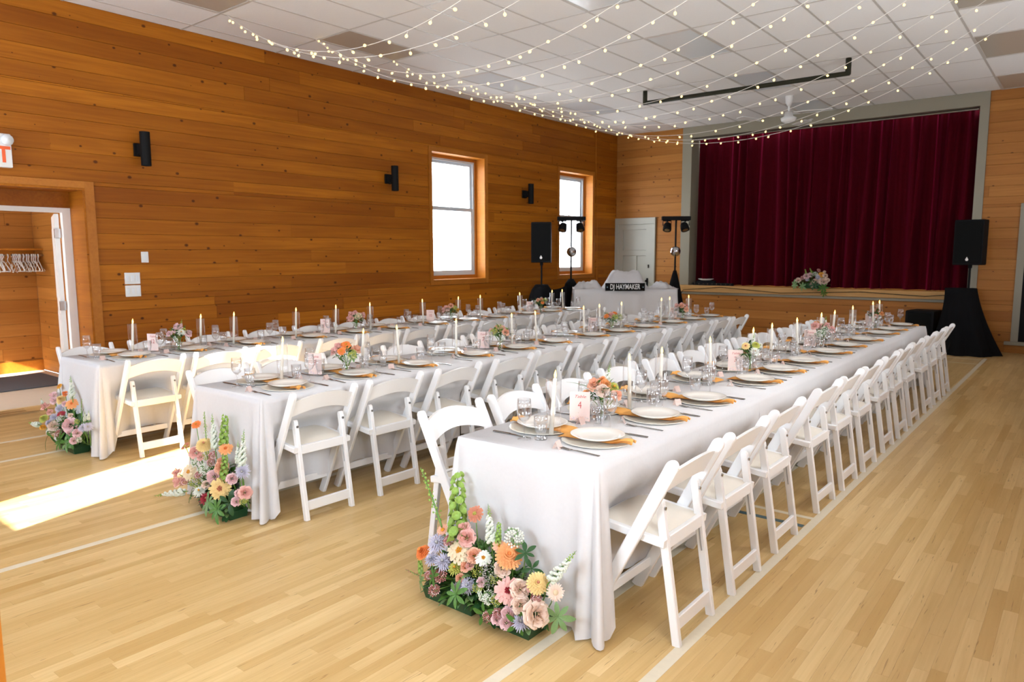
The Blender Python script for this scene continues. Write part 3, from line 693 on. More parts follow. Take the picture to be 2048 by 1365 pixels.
for k, (ya, yb) in enumerate(((4.31, 3.75), (5.43, 4.9), (6.65, 6.1), (7.9, 7.3), (9.17, 8.6), (10.42, 9.8))):
    t = thing('string_light', 'warm white string light drooping across the ceiling, %s strand counted from the camera' % ORD[k], 'string light', (0, 0, 0), 0, 'string lights under the ceiling')
    for w_ in range(2):
        sag = 0.96+rs.uniform(-0.03, 0.03)-0.07*w_; dy = 0.05*w_; ye = yb-0.58*w_
        def P(u, ye=ye, dy=dy, sag=sag): return Vector((-7.38+6.51*u, ya+(ye-ya)*u+dy*4*u*(1-u), ZC-0.02-4*sag*u*(1-u)))
        build('wire', G().tube([P(i/40) for i in range(41)], 0.0028, 4), M_wire, t)
        u = rs.uniform(0, 0.02)
        while u < 1:
            p = P(u)
            b = put('bulb', bulbm, t, p, (rs.uniform(-1.3, 1.3), rs.uniform(-1.3, 1.3), 0))
            u += rs.uniform(0.022, 0.052)

# ------------------------------------------------------------------ DJ corner
RZ = YAW-0.05
dj = Vector((-6.72, 11.56, 0))
t = thing('folding_table', 'tall folding table under a white cloth in the far corner', 'table', dj, RZ)
build('tabletop', G().bbox(-0.91, 0.91, -0.38, 0.38, 0.93, 0.965, 0.006), M_white, t)
for sx in (-0.75, 0.75):
    for sy in (-0.28, 0.28): build('leg', G().tube([(sx, sy, 0), (sx, sy, 0.93)], 0.015, 8), M_steel, t)
def skirt_cloth(hw, hd, ztop, hem, seed, mat):
    r = random.Random(seed); per = []; step = 0.035; rad = 0.03
    pts = []
    cs = [(hw-rad, -hd+rad, -pi/2), (hw-rad, hd-rad, 0), (-hw+rad, hd-rad, pi/2), (-hw+rad, -hd+rad, pi)]
    for ci, (cx, cy, a0) in enumerate(cs):
        for k in range(5): a = a0+pi/2*k/4; pts.append((cx+rad*cos(a), cy+rad*sin(a), cos(a), sin(a), 1.0))
        nx, ny, _ = cs[(ci+1) % 4]; a = a0+pi/2; ex_, ey_ = cx+rad*cos(a), cy+rad*sin(a); fx, fy = nx+rad*cos(a), ny+rad*sin(a)
        n = int(max(2, sqrt((fx-ex_)**2+(fy-ey_)**2)/step))
        for k in range(1, n): q = k/n; pts.append((ex_+(fx-ex_)*q, ey_+(fy-ey_)*q, cos(a), sin(a), max(0, 1-min(q, 1-q)*n*step/0.2)))
    ph = [r.uniform(0, 6.28) for _ in range(4)]; g = G(); N = len(pts); V = 9
    for j in range(V+1):
        v = j/V
        for i, (x, y, nx, ny, c) in enumerate(pts):
            s = i*step; o = v*(0.03+0.030*sin(s*17+ph[0])+0.018*sin(s*29+ph[1])+0.05*c*(0.5+0.5*sin(s*40)))
            g.v.append((x+nx*(o+0.004), y+ny*(o+0.004), ztop-(ztop-hem)*v-(0.006 if 0 < j else 0)))
    for j in range(V):
        for i in range(N): k = (i+1) % N; g.f.append([j*N+i, (j+1)*N+i, (j+1)*N+k, j*N+k]); g.m.append(0)
    g.f.append(list(range(N))); g.m.append(0)
    return g
tag(build('tablecloth', skirt_cloth(0.92, 0.39, 0.972, 0.02, 4, M_linen), M_linen, None, dj, (0, 0, RZ), True), 'white cloth draped to the floor over the corner table with the name sign', 'tablecloth')
# crumpled white sheets covering the equipment
def lump(name, x0, x1, y0, y1, z0, hgt, seed, loc, rz, flat=0.5, nx=26, ny=14, wr=0.02):
    r = random.Random(seed); ph = [r.uniform(0, 6.28) for _ in range(8)]
    def P(i, j):
        u = i/nx; v = j/ny; x = x0+(x1-x0)*u; y = y0+(y1-y0)*v
        e = min(min(u, 1-u)/flat, 1)*min(min(v, 1-v)/0.28, 1); e = e*e*(3-2*e)
        z = hgt*e+wr*min(1, e*4+0.15)*(sin(x*19+ph[0]+3*y)+0.7*sin(x*37+y*21+ph[1])+0.6*sin(y*43+ph[2]-x*11))*0.5
        return (x, y, z0+max(0.0025, z))
    return build(name, G().grid(P, nx, ny), M_linen, None, loc, (0, 0, rz), True)
tag(lump('dust_sheet', -0.42, 0.48, -0.22, 0.30, 0.974, 0.30, 5, dj, RZ, 0.26, wr=0.03), 'white sheet draped over raised equipment behind the name sign', 'sheet')
tag(lump('dust_sheet', -0.93, -0.36, -0.36, 0.30, 0.974, 0.11, 6, dj, RZ, 0.4, wr=0.06), 'crumpled white sheet piled on the window end of the corner table', 'sheet')
tag(lump('dust_sheet', 0.42, 0.95, -0.36, 0.30, 0.974, 0.08, 8, dj, RZ, 0.35, wr=0.05), 'crumpled white sheet on the stage end of the corner table', 'sheet')
t = thing('name_sign', 'black sign reading DJ HAYMAKER in white on the corner table', 'sign', dj, RZ)
sgn = G().bbox(-0.37, 0.33, -0.475, -0.46, 0.945, 1.085, 0.002); build('board', sgn, M_signblk, t)
text('lettering', 'DJ HAYMAKER', M_signwht, t, 0.128, (-0.02, -0.4765, 1.015), (pi/2, 0, 0), sx=0.64, bold=0.0012)
for x in (-0.335, 0.295):
    g = G(); g.disc((0, 0, 0.02), 0.012, 8); g.disc((0.012, 0, -0.012), 0.014, 8); g.disc((-0.014, 0, -0.014), 0.011, 8)
    e = build('emblem', g, plain('emblem_blue_grey', (0.18, 0.26, 0.32), 0.5), t, (x, -0.4763, 1.012), (pi/2, 0, 0))
def drape(name, base, z1, r0, r1, seed, label, squash=1.0, rz=0, power=1.4, top_shift=(0, 0)):
    r = random.Random(seed); ph = [r.uniform(0, 6.28) for _ in range(4)]; n = 48; prof = []; g = G()
    for j in range(13):
        v = j/12
        for i in range(n):
            a = 2*pi*i/n; rad = r0+(r1-r0)*v**power; rad *= 1+0.10*v*sin(a*7+ph[0])+0.07*v*sin(a*11+ph[1])
            g.v.append((rad*cos(a)+top_shift[0]*(1-v), rad*sin(a)*squash+top_shift[1]*(1-v), z1*(1-v)+0.003))
    for j in range(12):
        for i in range(n): k = (i+1) % n; g.f.append([j*n+i, (j+1)*n+i, (j+1)*n+k, j*n+k]); g.m.append(0)
    g.f.append(list(range(n))); g.m.append(0)
    return tag(build(name, g, M_cloth_blk, None, base, (0, 0, rz), True), label, 'drape')
def speaker(loc, rz, label, w=0.36, h=0.70, d=0.36, z=1.45):
    t = thing('loudspeaker', label, 'speaker', (loc[0], loc[1], z), rz); b = 0.02
    g = G(); prof = [(-w/2, -d/2), (w/2, -d/2), (w/2, d*0.15), (w/2*0.62, d/2), (-w/2*0.62, d/2), (-w/2, d*0.15)]; n = 6
    for zz, k in ((0, 0.97), (0.015, 1), (h-0.015, 1), (h, 0.97)): g.v += [(x*k, y*k, zz) for x, y in prof]
    g.f += [list(range(n))[::-1], list(range(3*n, 4*n))]; g.m += [0, 0]
    for r_ in range(3):
        for i in range(n): j = (i+1) % n; g.f.append([r_*n+i, r_*n+j, r_*n+n+j, r_*n+n+i]); g.m.append(0)
    build('cabinet', g, M_black, t)
    build('grille', G().bbox(-w/2+0.02, w/2-0.02, -d/2-0.012, -d/2, 0.035, h-0.03, 0.005), M_grille, t)
    build('badge', G().disc((0, 0, 0), 0.022, 12).add([(-0.012, 0.02, 0.001), (0.012, 0.02, 0.001), (0, 0.045, 0.001)], [(0, 1, 2)]), M_signwht, t, (0, -d/2-0.0135, 0.085), (pi/2, 0, 0))
    build('pole_socket', G().tube([(0, 0, -0.05), (0, 0, 0.0)], 0.028, 10), M_black, t)
    return t
def stand(loc, label, zt, leg=0.45, r=0.017):
    t = thing('tripod_stand', label, 'stand', (loc[0], loc[1], 0), RND.uniform(0, 1))
    build('pole', G().tube([(0, 0, 0.25), (0, 0, 0.9), (0, 0, 0.9), (0, 0, zt)], [r*1.25, r*1.25, r, r], 8), M_blackmetal, t)
    build('collar', G().tube([(0, 0, 0.86), (0, 0, 0.94)], r*1.9, 8), M_black, t)
    for k in range(3):
        a = 2*pi*k/3; build('leg', G().tube([(0.02*cos(a), 0.02*sin(a), 0.75), (leg*cos(a), leg*sin(a), 0.012)], 0.011, 6), M_blackmetal, t)
    return t
spL = (-7.60, 10.22); spR = (-1.53, 13.36)
stand(spL, 'black tripod stand carrying the speaker between the tall windows', 1.40)
speaker(spL, YAW-0.1, 'black loudspeaker on a stand between the two tall windows', 0.345, 0.70, 0.34, 1.45)
stand(spR, 'black tripod stand carrying the speaker beside the stage curtain', 1.36)
speaker(spR, radians(-8), 'black loudspeaker on a stand beside the stage curtain', 0.40, 0.70, 0.38, 1.41)
drape('stand_drape', (spL[0], spL[1], 0), 1.06, 0.11, 0.34, 1, 'black cloth wrapped around the speaker stand between the windows', power=0.5)
drape('stand_drape', (-7.81, 11.45, 0), 1.12, 0.05, 0.27, 2, 'black cloth around the light stand in front of the second window', power=0.5)
tag(build('hanging_drape', G().grid(lambda i, j: (i/16*0.62, 0.012*sin(i*1.3)*(0.3+j/8), 1.03-0.06*sin(pi*i/16)*(1-j/8)-j/8*1.01), 16, 8), M_cloth_blk, None, (-7.60, 10.10, 0), (0, 0, 1.2), True), 'black cloth hung between the speaker stand and the light stand', 'drape')
drape('stand_drape', (-6.25, 12.68, 0), 1.28, 0.03, 0.30, 3, 'black cloth cone around the light stand beside the stage', power=0.9)
drape('stand_drape', (spR[0], spR[1]-0.02, 0), 1.04, 0.22, 0.46, 4, 'wide black cloth around the speaker stand beside the stage curtain', squash=0.8, power=1.5, top_shift=(-0.1, 0.0))
t = thing('subwoofer', 'black subwoofer cabinet on the floor in front of the stage', 'speaker', (-2.14, 13.50, 0), radians(-8))
build('cabinet', G().bbox(-0.21, 0.21, -0.24, 0.24, 0.02, 0.66, 0.012), M_black, t)
build('grille', G().bbox(-0.17, 0.17, -0.252, -0.24, 0.05, 0.63, 0.005), M_grille, t)
for sx in (-0.17, 0.17):
    for sy in (-0.18, 0.18): build('foot', G().tube([(sx, sy, 0), (sx, sy, 0.022)], 0.02, 8), M_black, t)
def light_stand(loc, label, zt, rz):
    t = stand(loc, label, zt, 0.24); t.rotation_euler.z = rz
    build('cross_bar', G().bbox(-0.27, 0.27, -0.05, 0.05, zt, zt+0.075, 0.008), M_black, t)
    for sx in (-0.17, 0.17):
        a = build('lamp_head', G().lathe([(0.0009, 0.13), (0.05, 0.13), (0.07, 0.10), (0.082, 0.02), (0.08, -0.02), (0.06, -0.02), (0.0, 0.0)], 16), M_black, t, (sx, -0.02, zt-0.17), (radians(-28), 0, radians(20 if sx > 0 else -20)), True)
        build('lens', G().disc((0, 0, -0.018), 0.05, 14, 0, -1), M_steel, a)
        build('yoke', G().tube([(sx-0.075, 0, zt-0.10), (sx-0.075, 0, zt-0.01), (sx+0.075, 0, zt-0.01), (sx+0.075, 0, zt-0.10)], 0.010, 6), M_black, t)
        build('clamp_knob', G().tube([(sx, 0, zt-0.03), (sx, 0, zt)], 0.02, 8), M_black, t)
    return t
light_stand((-7.81, 11.45), 'black light stand with two lamp heads in front of the second window', 2.23, RZ)
light_stand((-6.25, 12.68), 'black light stand with two lamp heads beside the stage', 2.23, RZ)
def mirror_ball(c, label):
    t = thing('mirror_ball', label, 'mirror ball', c)
    g = G(); R = 0.097; rr = random.Random(3)
    for j in range(1, 15):
        th = -pi/2+pi*j/15; n = max(5, int(30*cos(th)))
        for i in range(n):
            a = 2*pi*i/n; d = Vector((cos(th)*cos(a), cos(th)*sin(a), sin(th))); tu = Vector((-sin(a), cos(a), 0)); tv = d.cross(tu)
            d2_ = (d+Vector((rr.uniform(-.08,.08), rr.uniform(-.08,.08), rr.uniform(-.08,.08)))).normalized(); tu = (tu-d2_*tu.dot(d2_)).normalized(); tv = d2_.cross(tu); s_ = 0.0085
            p = d*R; g.add([p-tu*s_-tv*s_, p+tu*s_-tv*s_, p+tu*s_+tv*s_, p-tu*s_+tv*s_], [(0, 1, 2, 3)])
    build('mirror_facets', g, M_mirror, t)
    build('core', G().blob((0, 0, 0), R*0.97, 0, (1, 1, 1), 16, 12), M_steel, t, (0,0,0), (0,0,0), True)
    build('hanging_cord', G().tube([(0, 0, R), (0, 0.0, 0.56)], 0.004, 5), M_black, t)
mirror_ball((-7.74, 11.36, 1.64), 'silver mirror ball hanging in front of the second window')
mirror_ball((-6.20, 12.58, 1.645), 'silver mirror ball hanging on the light stand beside the stage')

# ------------------------------------------------------------------ banquet tables and cloths
ROWS = {  # centre x, start y, first table number (near end), rear-foot x of the right and left chairs
    'right': dict(x=-1.885, y0=2.39, n0=4, cr=-1.215, cl=-2.66),
    'middle': dict(x=-4.16, y0=2.30, n0=8, cr=-3.565, cl=-4.90),
    'window': dict(x=-6.38, y0=2.27, n0=12, cr=-5.775, cl=-7.10)}
TL = 1.80; HW = 0.39; ZT = 0.740
CHAIR_Y = [0.34, 0.91, 1.49]
JIT = {}
rj = random.Random(99)
for rn in ROWS:
    for k in range(4):
        for s in (1, -1):
            JIT[rn, k, s] = [(CHAIR_Y[i]+rj.uniform(-0.025, 0.025), rj.uniform(-0.018, 0.018), rj.uniform(-0.035, 0.035)) for i in range(3)]
meas = [2.73, 3.30, 3.90, 4.66, 5.21, 5.75, 6.40, 6.97, 7.54, 8.23, 8.74, 9.37]
for k in range(4):
    JIT['right', k, 1] = [(meas[k*3+i]-2.39-k*TL, 0.0+rj.uniform(-0.008, 0.008), rj.uniform(-0.015, 0.015)) for i in range(3)]
def cloth(y0, y1, near, far, lean, seed):
    # white cloth over one table; lean[side] = how far the knees of the chairs push the side panel in
    r = random.Random(seed); g = G(); R = 0.022; st = 0.03
    hx = HW; pts = []          # (x, y, nx, ny, corner weight, lean)
    def side(sx, ya, yb):
        n = int(abs(yb-ya)/st); out = []
        for k in range(n+1):
            y = ya+(yb-ya)*k/n; c = 0.0
            if near: c = max(c, exp(-((y-y0)/0.085)**2))
            if far: c = max(c, exp(-((y-y1)/0.075)**2))
            out.append((sx*hx, y, sx, 0, c, lean[sx]))
        return out
    def corner(cx, cy, a0, a1):
        return [(cx+R*cos(a), cy+R*sin(a), cos(a), sin(a), 1.0, 0.0) for a in [a0+(a1-a0)*k/12 for k in range(1, 12)]]
    def end(y, sy, xa, xb):
        n = int(abs(xb-xa)/st); out = []
        for k in range(n+1):
            x = xa+(xb-xa)*k/n; out.append((x, y, 0, sy, exp(-((hx-abs(x))/0.10)**2), 0.0))
        return out
    e = 0.002
    ph = [r.uniform(0, 6.28) for _ in range(6)]; V = 12; zend = 0.05
    strips = []
    if near and far: strips = []
    elif near: strips = [side(-1, y1+e, y0+R)+corner(-hx+R, y0+R, pi, 1.5*pi)+end(y0, -1, -hx+R, hx-R)+corner(hx-R, y0+R, 1.5*pi, 2*pi)+side(1, y0+R, y1+e)]
    elif far: strips = [side(1, y0-e, y1-R)+corner(hx-R, y1-R, 0, pi/2)+end(y1, 1, hx-R, -hx+R)+corner(-hx+R, y1-R, pi/2, pi)+side(-1, y1-R, y0-e)]
    else: strips = [side(1, y0-e, y1+e), side(-1, y1+e, y0-e)]
    for P in strips:
        n0 = len(g.v); N = len(P); s = 0.0; acc = [0.0]
        for a, b in zip(P, P[1:]): s += max(sqrt((a[0]-b[0])**2+(a[1]-b[1])**2), 0.012); acc.append(s)
        for j in range(V+1):
            v = 0 if j == 0 else (j-0.5)/(V-0.5)
            for i, (x, y, nx, ny, c, ln) in enumerate(P):
                isend = abs(ny) > 0.5
                hem = (0.035 if isend else 0.155)*(1-c)+0.008*c+(0.006 if isend else 0.012)*sin(acc[i]*9+ph[0])*(1-c)
                z = ZT-(ZT-hem)*v; S = acc[i]
                f = v*(0.013*sin(S*16+ph[1])+0.009*sin(S*31+ph[2])+0.005*sin(S*57+ph[3]))
                fl = c*v**0.8*(0.045+0.045*sin(S*58+ph[4]))+0.012*v
                push = 0.0
                if ln and not isend:
                    d = max(0.0, min(1.0, (ZT-z-0.13)/0.13)); q = min(abs(y+TL/2-cc) for cc in CHAIR_Y)/0.285; push = ln*(0.72+0.28*cos(min(q, 1)*pi))*d*d*(3-2*d)*(1-min(1, c*1.6))
                o = f*(1-0.25*bool(ln))+fl*(1 if not ln else c)-push
                edge = 0.0035 if j else 0.0
                g.v.append((x+nx*(o+edge), y+ny*(o+edge), z-(0.004 if j == 1 else 0)))
        for j in range(V):
            for i in range(N-1): g.f.append([n0+j*N+i, n0+(j+1)*N+i, n0+(j+1)*N+i+1, n0+j*N+i+1]); g.m.append(0)
    # top
    if len(strips) == 1:
        N = len(strips[0]); g.f.append(list(range(N))); g.m.append(0)
    else:
        N = len(strips[0]); n2_ = N*(V+1); g.f.append(list(range(N))+list(range(n2_, n2_+N))); g.m.append(0)
    return g
POS = ('camera-end', 'second', 'third', 'stage-end'); ROWW = {'right': 'aisle', 'middle': 'middle', 'window': 'window'}
def tw(rn, k): return '%s table of the %s row' % (POS[k], ROWW[rn])
SEATS = ['near-end', 'middle', 'far-end']; SIDES = {1: 'right-side', -1: 'left-side'}
def table_mesh():
    L = TL/2-0.012
    top = G().bbox(-HW+0.006, HW-0.006, -L, L, ZT-0.045, ZT-0.004, 0.005).mesh('tabletop', M_vinyl)
    leg = G().tube([(0, 0, 0.006), (0, 0, 0.34), (0, 0.03, ZT-0.05)], 0.014, 8).mesh('leg', M_blackmetal)
    foot = G().tube([(0, 0, 0), (0, 0, 0.03)], 0.018, 8).mesh('rubber_foot', M_black)
    br = G().tube([(-0.14, 0, 0.30), (0.14, 0, 0.30)], 0.011, 6).mesh('leg_brace', M_blackmetal)
    return top, leg, foot, br
TM = table_mesh()
num_of = {}
for rn, R_ in ROWS.items():
    for k in range(4):
        y0 = R_['y0']+k*TL; num = R_['n0']-k
        t = thing('banquet_table', 'cloth-covered folding banquet table, '+tw(rn, k), 'table', (R_['x'], y0+TL/2, 0), 0, 'banquet tables in three rows')
        put('tabletop', TM[0], t)
        for sy in (-1, 1):
            for sx in (-0.14, 0.14):
                l = put('leg', TM[1], t, (sx, sy*(TL/2-0.16), 0), (0, 0, 0 if sy > 0 else pi)); put('rubber_foot', TM[2], l)
            put('leg_brace', TM[3], t, (0, sy*(TL/2-0.16), 0))
        ln = {1: max(0.0, -(R_['cr']-0.385-(R_['x']+HW)))+0.012, -1: max(0.0, (R_['cl']+0.385-(R_['x']-HW)))+0.012}
        c = build('tablecloth', cloth(-TL/2, TL/2, k == 0, k == 3, ln, num), M_linen, None, (R_['x'], y0+TL/2, 0), (0, 0, 0), True)
        tag(c, 'white cloth draped over the '+tw(rn, k), 'tablecloth', 'white banquet tablecloths')

# ------------------------------------------------------------------ folding chairs (faces local +X, rear feet at x = 0)
def chair_parts():
    P = []
    foot = Vector((0.405, 0, 0)); top = Vector((0.0, 0, 0.787)); ax = (top-foot).normalized()
    for s in (-1, 1):
        y = s*0.222
        g = G(); g.bar((foot.x-0.006, y, 0.0), (top.x, y, top.z), 0.024, 0.054, (0, 1, 0), 0.004, 0, True); P.append(('back_post', g, M_chair, False))
        g = G(); g.bar((0.0, s*0.165, 0.0), (0.093, s*0.165, 0.605), 0.026, 0.036, (0, 1, 0), 0.003, 0, True); P.append(('rear_leg', g, M_chair, False))
        g = G(); g.tube([(0.085-0.022, s*0.165, 0.567), (0.085-0.016, s*0.165, 0.567)], 0.0075, 8); P.append(('bolt', g, M_steel, False))
        g = G(); g.bar((0.0435, s*0.150, 0.29), (0.0615, s*0.150, 0.41), 0.004, 0.006, (0, 1, 0), 0.0008); P.append(('metal_track', g, M_track, False))
    # backrest: arched slat leaning with the posts
    n = 14; v = []; f = []
    def on_post(z): return foot.x+(top.x-foot.x)*z/top.z
    for i in range(n+1):
        u = i/n*2-1; y = u*0.212; arch = 0.042*(1-u*u); bow = -0.022*(1-u*u)
        for z, dx in ((0.628+arch, 0.009), (0.728+arch, 0.009), (0.728+arch, -0.009), (0.628+arch, -0.009)):
            v.append((on_post(z)+dx+bow, y, z))
    for i in range(n):
        for a in range(4): b = (a+1) % 4; f.append((i*4+a, i*4+b, i*4+4+b, i*4+4+a))
    f += [(0, 1, 2, 3), (n*4+3, n*4+2, n*4+1, n*4)]
    P.append(('backrest', G().add(v, f), M_chair, False))
    # seat: tilted frame, rails and padded top
    def sz(x): return 0.428+(x-0.05)*0.10
    g = G()
    for s in (-1, 1): g.bar((0.05, s*0.190, sz(0.05)), (0.362, s*0.190, sz(0.362)), 0.03, 0.034, (0, 1, 0), 0.004)
    g.bar((0.362, -0.200, sz(0.362)), (0.362, 0.200, sz(0.362)), 0.034, 0.034, (0, 0, 1), 0.004)
    P.append(('seat_frame', g, M_chair, False))
    P.append(('rear_rail', G().bar((0.060, -0.152, 0.425), (0.060, 0.152, 0.425), 0.055, 0.024, (0, 0, 1), 0.003), M_chair, False))
    P.append(('rear_stretcher', G().bar((0.0125, -0.152, 0.085), (0.0125, 0.152, 0.085), 0.060, 0.018, (0, 0, 1), 0.003), M_chair, False))
    P.append(('front_stretcher', G().bar((on_post(0.14), -0.212, 0.14), (on_post(0.14), 0.212, 0.14), 0.045, 0.018, (0, 0, 1), 0.003), M_chair, False))
    def pad(i, j):
        u = i/8; w = j/8; x = 0.075+0.296*u; y = -0.185+0.37*w; e = min(min(u, 1-u), min(w, 1-w))*8
        return (x, y, sz(x)+0.016+0.013*min(1, e/1.2)**0.5)
    g = G(); g.grid(pad, 8, 8); P.append(('seat_pad', g, M_pad, True))
    return [(n_, gg.mesh(n_, m_, sm), ) for n_, gg, m_, sm in P]
CP = chair_parts()
rc = random.Random(17)
def chair(x, y, rz, label, group):
    t = thing('folding_chair', label, 'chair', (x, y, 0), rz, group)
    for n_, me_ in CP: put(n_, me_, t)
for rn, R_ in ROWS.items():
    for k in range(4):
        num = R_['n0']-k
        for s in (1, -1):
            for i, (dy, dx, da) in enumerate(JIT[rn, k, s]):
                x = (R_['cr'] if s > 0 else R_['cl'])+dx
                chair(x, R_['y0']+k*TL+dy, (pi if s > 0 else 0)+da, 'white folding chair, %s %s seat, %s' % (SEATS[i], SIDES[s], tw(rn, k)), 'white folding chairs at the banquet tables')

# ------------------------------------------------------------------ place settings (built at the origin for a guest facing +X; +X = towards table centre)
def scallop(q, i): return 1+0.012*cos(q*24)
m_charger = G().lathe([(0.0009, 0.004), (0.115, 0.004), (0.135, 0.006), (0.163, 0.013), (0.165, 0.011), (0.14, 0.003), (0.11, 0.0)], 48, mod=scallop).mesh('charger_plate', M_charger, True)
g = G().lathe([(0.0009, 0.003), (0.078, 0.003), (0.090, 0.007), (0.122, 0.019), (0.125, 0.018), (0.095, 0.003), (0.075, 0.0)], 40)
m_plate = g.mesh('dinner_plate', M_plate, True)
def napkin():
    g = G(); nx, ny = 22, 8
    # flat folded end towards the table centre, gathered tail towards the guest
    def w(u): return 0.062-0.016*u if u < 0.72 else 0.0505-0.02*(u-0.72)/0.28
    def Z(u):
        if u < 0.10: return 0.014-0.006*(0.10-u)/0.10
        if u < 0.80: return 0.0145
        return 0.0145+0.012*sin((u-0.80)/0.20*pi*0.8)
    for lay in range(2):
        def P(i, j):
            u = i/nx; q = j/ny*2-1; x = 0.178-0.36*u; y = q*w(u)*(1-0.06*lay)+0.006*lay
            rp = 0.0
            if u > 0.72: rp = (u-0.72)/0.28*0.010*cos(q*pi*1.5+lay)
            if lay and u < 0.04: x -= 0.006
            return (x, y+0.010*sin(u*2.5), Z(u)+rp+0.0028*lay+0.002)
        g.grid(P, nx, ny)
    return g.mesh('napkin', M_napkin, True)
m_napkin = napkin()
def fork():
    g = G(); L = 0.20
    g.bar((-0.10, 0, 0.003), (0.02, 0, 0.006), 0.011, 0.0025, (0, 1, 0), 0.0006); g.bar((0.02, 0, 0.006), (0.045, 0, 0.004), 0.007, 0.0025, (0, 1, 0), 0.0006)
    g.bar((0.045, 0, 0.004), (0.062, 0, 0.003), 0.022, 0.002, (0, 1, 0), 0.0006)
    for k in range(4): g.bar((0.060, -0.009+k*0.006, 0.003), (0.098, -0.009+k*0.006, 0.007), 0.0035, 0.002, (0, 1, 0), 0.0005)
    return g.mesh('fork', M_cut)
def knife():
    g = G(); g.bar((-0.11, 0, 0.004), (-0.01, 0, 0.005), 0.013, 0.005, (0, 1, 0), 0.0015)
    v = [(-0.01, -0.007, 0.004), (0.085, -0.009, 0.003), (0.112, 0.004, 0.003), (0.06, 0.007, 0.003), (-0.01, 0.006, 0.004)]
    g.add(v+[(a, b, c+0.0016) for a, b, c in v], [(4,3,2,1,0), (5,6,7,8,9), (0,1,6,5), (1,2,7,6), (2,3,8,7), (3,4,9,8), (4,0,5,9)])
    return g.mesh('knife', M_cut)
m_fork, m_knife = fork(), knife()
m_bowl = G().lathe([(0.0009, 0.082), (0.012, 0.084), (0.024, 0.094), (0.0325, 0.112), (0.0345, 0.130), (0.0335, 0.155), (0.0300, 0.190), (0.0292, 0.190), (0.0325, 0.155), (0.0335, 0.130), (0.0315, 0.113), (0.023, 0.097), (0.011, 0.088), (0.0009, 0.087)], 20).mesh('bowl', M_glass, True)
m_stemg = G().lathe([(0.009, 0.004), (0.0045, 0.014), (0.0036, 0.045), (0.0042, 0.072), (0.010, 0.083)], 10).mesh('stem', M_glass, True)
m_foot = G().lathe([(0.033, 0.0), (0.033, 0.0018), (0.012, 0.004), (0.006, 0.008)], 20).mesh('foot', M_glass, True)
def flute(q, i): return 1+(0.03*cos(q*9) if 1 < i < 8 else 0)
m_water = G().lathe([(0.0009, 0.001), (0.030, 0.0), (0.031, 0.006), (0.022, 0.014), (0.0215, 0.026), (0.026, 0.040), (0.0315, 0.062), (0.0335, 0.085), (0.0330, 0.120), (0.0318, 0.120), (0.0320, 0.085), (0.0300, 0.062), (0.024, 0.042), (0.016, 0.034), (0.0009, 0.032)], 27, mod=flute).mesh('water_glass', M_glass, True)
g = G(); g.add([(-0.020, -0.024, 0), (-0.020, 0.024, 0), (0, 0.024, 0.042), (0, -0.024, 0.042), (0.020, -0.024, 0), (0.020, 0.024, 0)], [(0, 3, 2, 1), (3, 4, 5, 2)])
def thin_pink():
    m, nt, p = nodes('pink_translucent_card'); p.inputs['Base Color'].default_value = (0.88, 0.64, 0.56, 1); p.inputs['Roughness'].default_value = 0.35
    tr = nt.nodes.new('ShaderNodeBsdfTransparent'); tr.inputs[0].default_value = (1, 0.93, 0.90, 1)
    ms = nt.nodes.new('ShaderNodeMixShader'); ms.inputs[0].default_value = 0.45
    nt.links.new(p.outputs[0], ms.inputs[1]); nt.links.new(tr.outputs[0], ms.inputs[2]); nt.links.new(ms.outputs[0], nt.nodes['Material Output'].inputs[0]); return m
g.v = [tuple(c*0.85 for c in v) for v in g.v]; m_tent = g.mesh('place_card', thin_pink())
re_ = random.Random(41)
def at(x, y, rz, dx, dy): return (x+dx*cos(rz)-dy*sin(rz), y+dx*sin(rz)+dy*cos(rz))
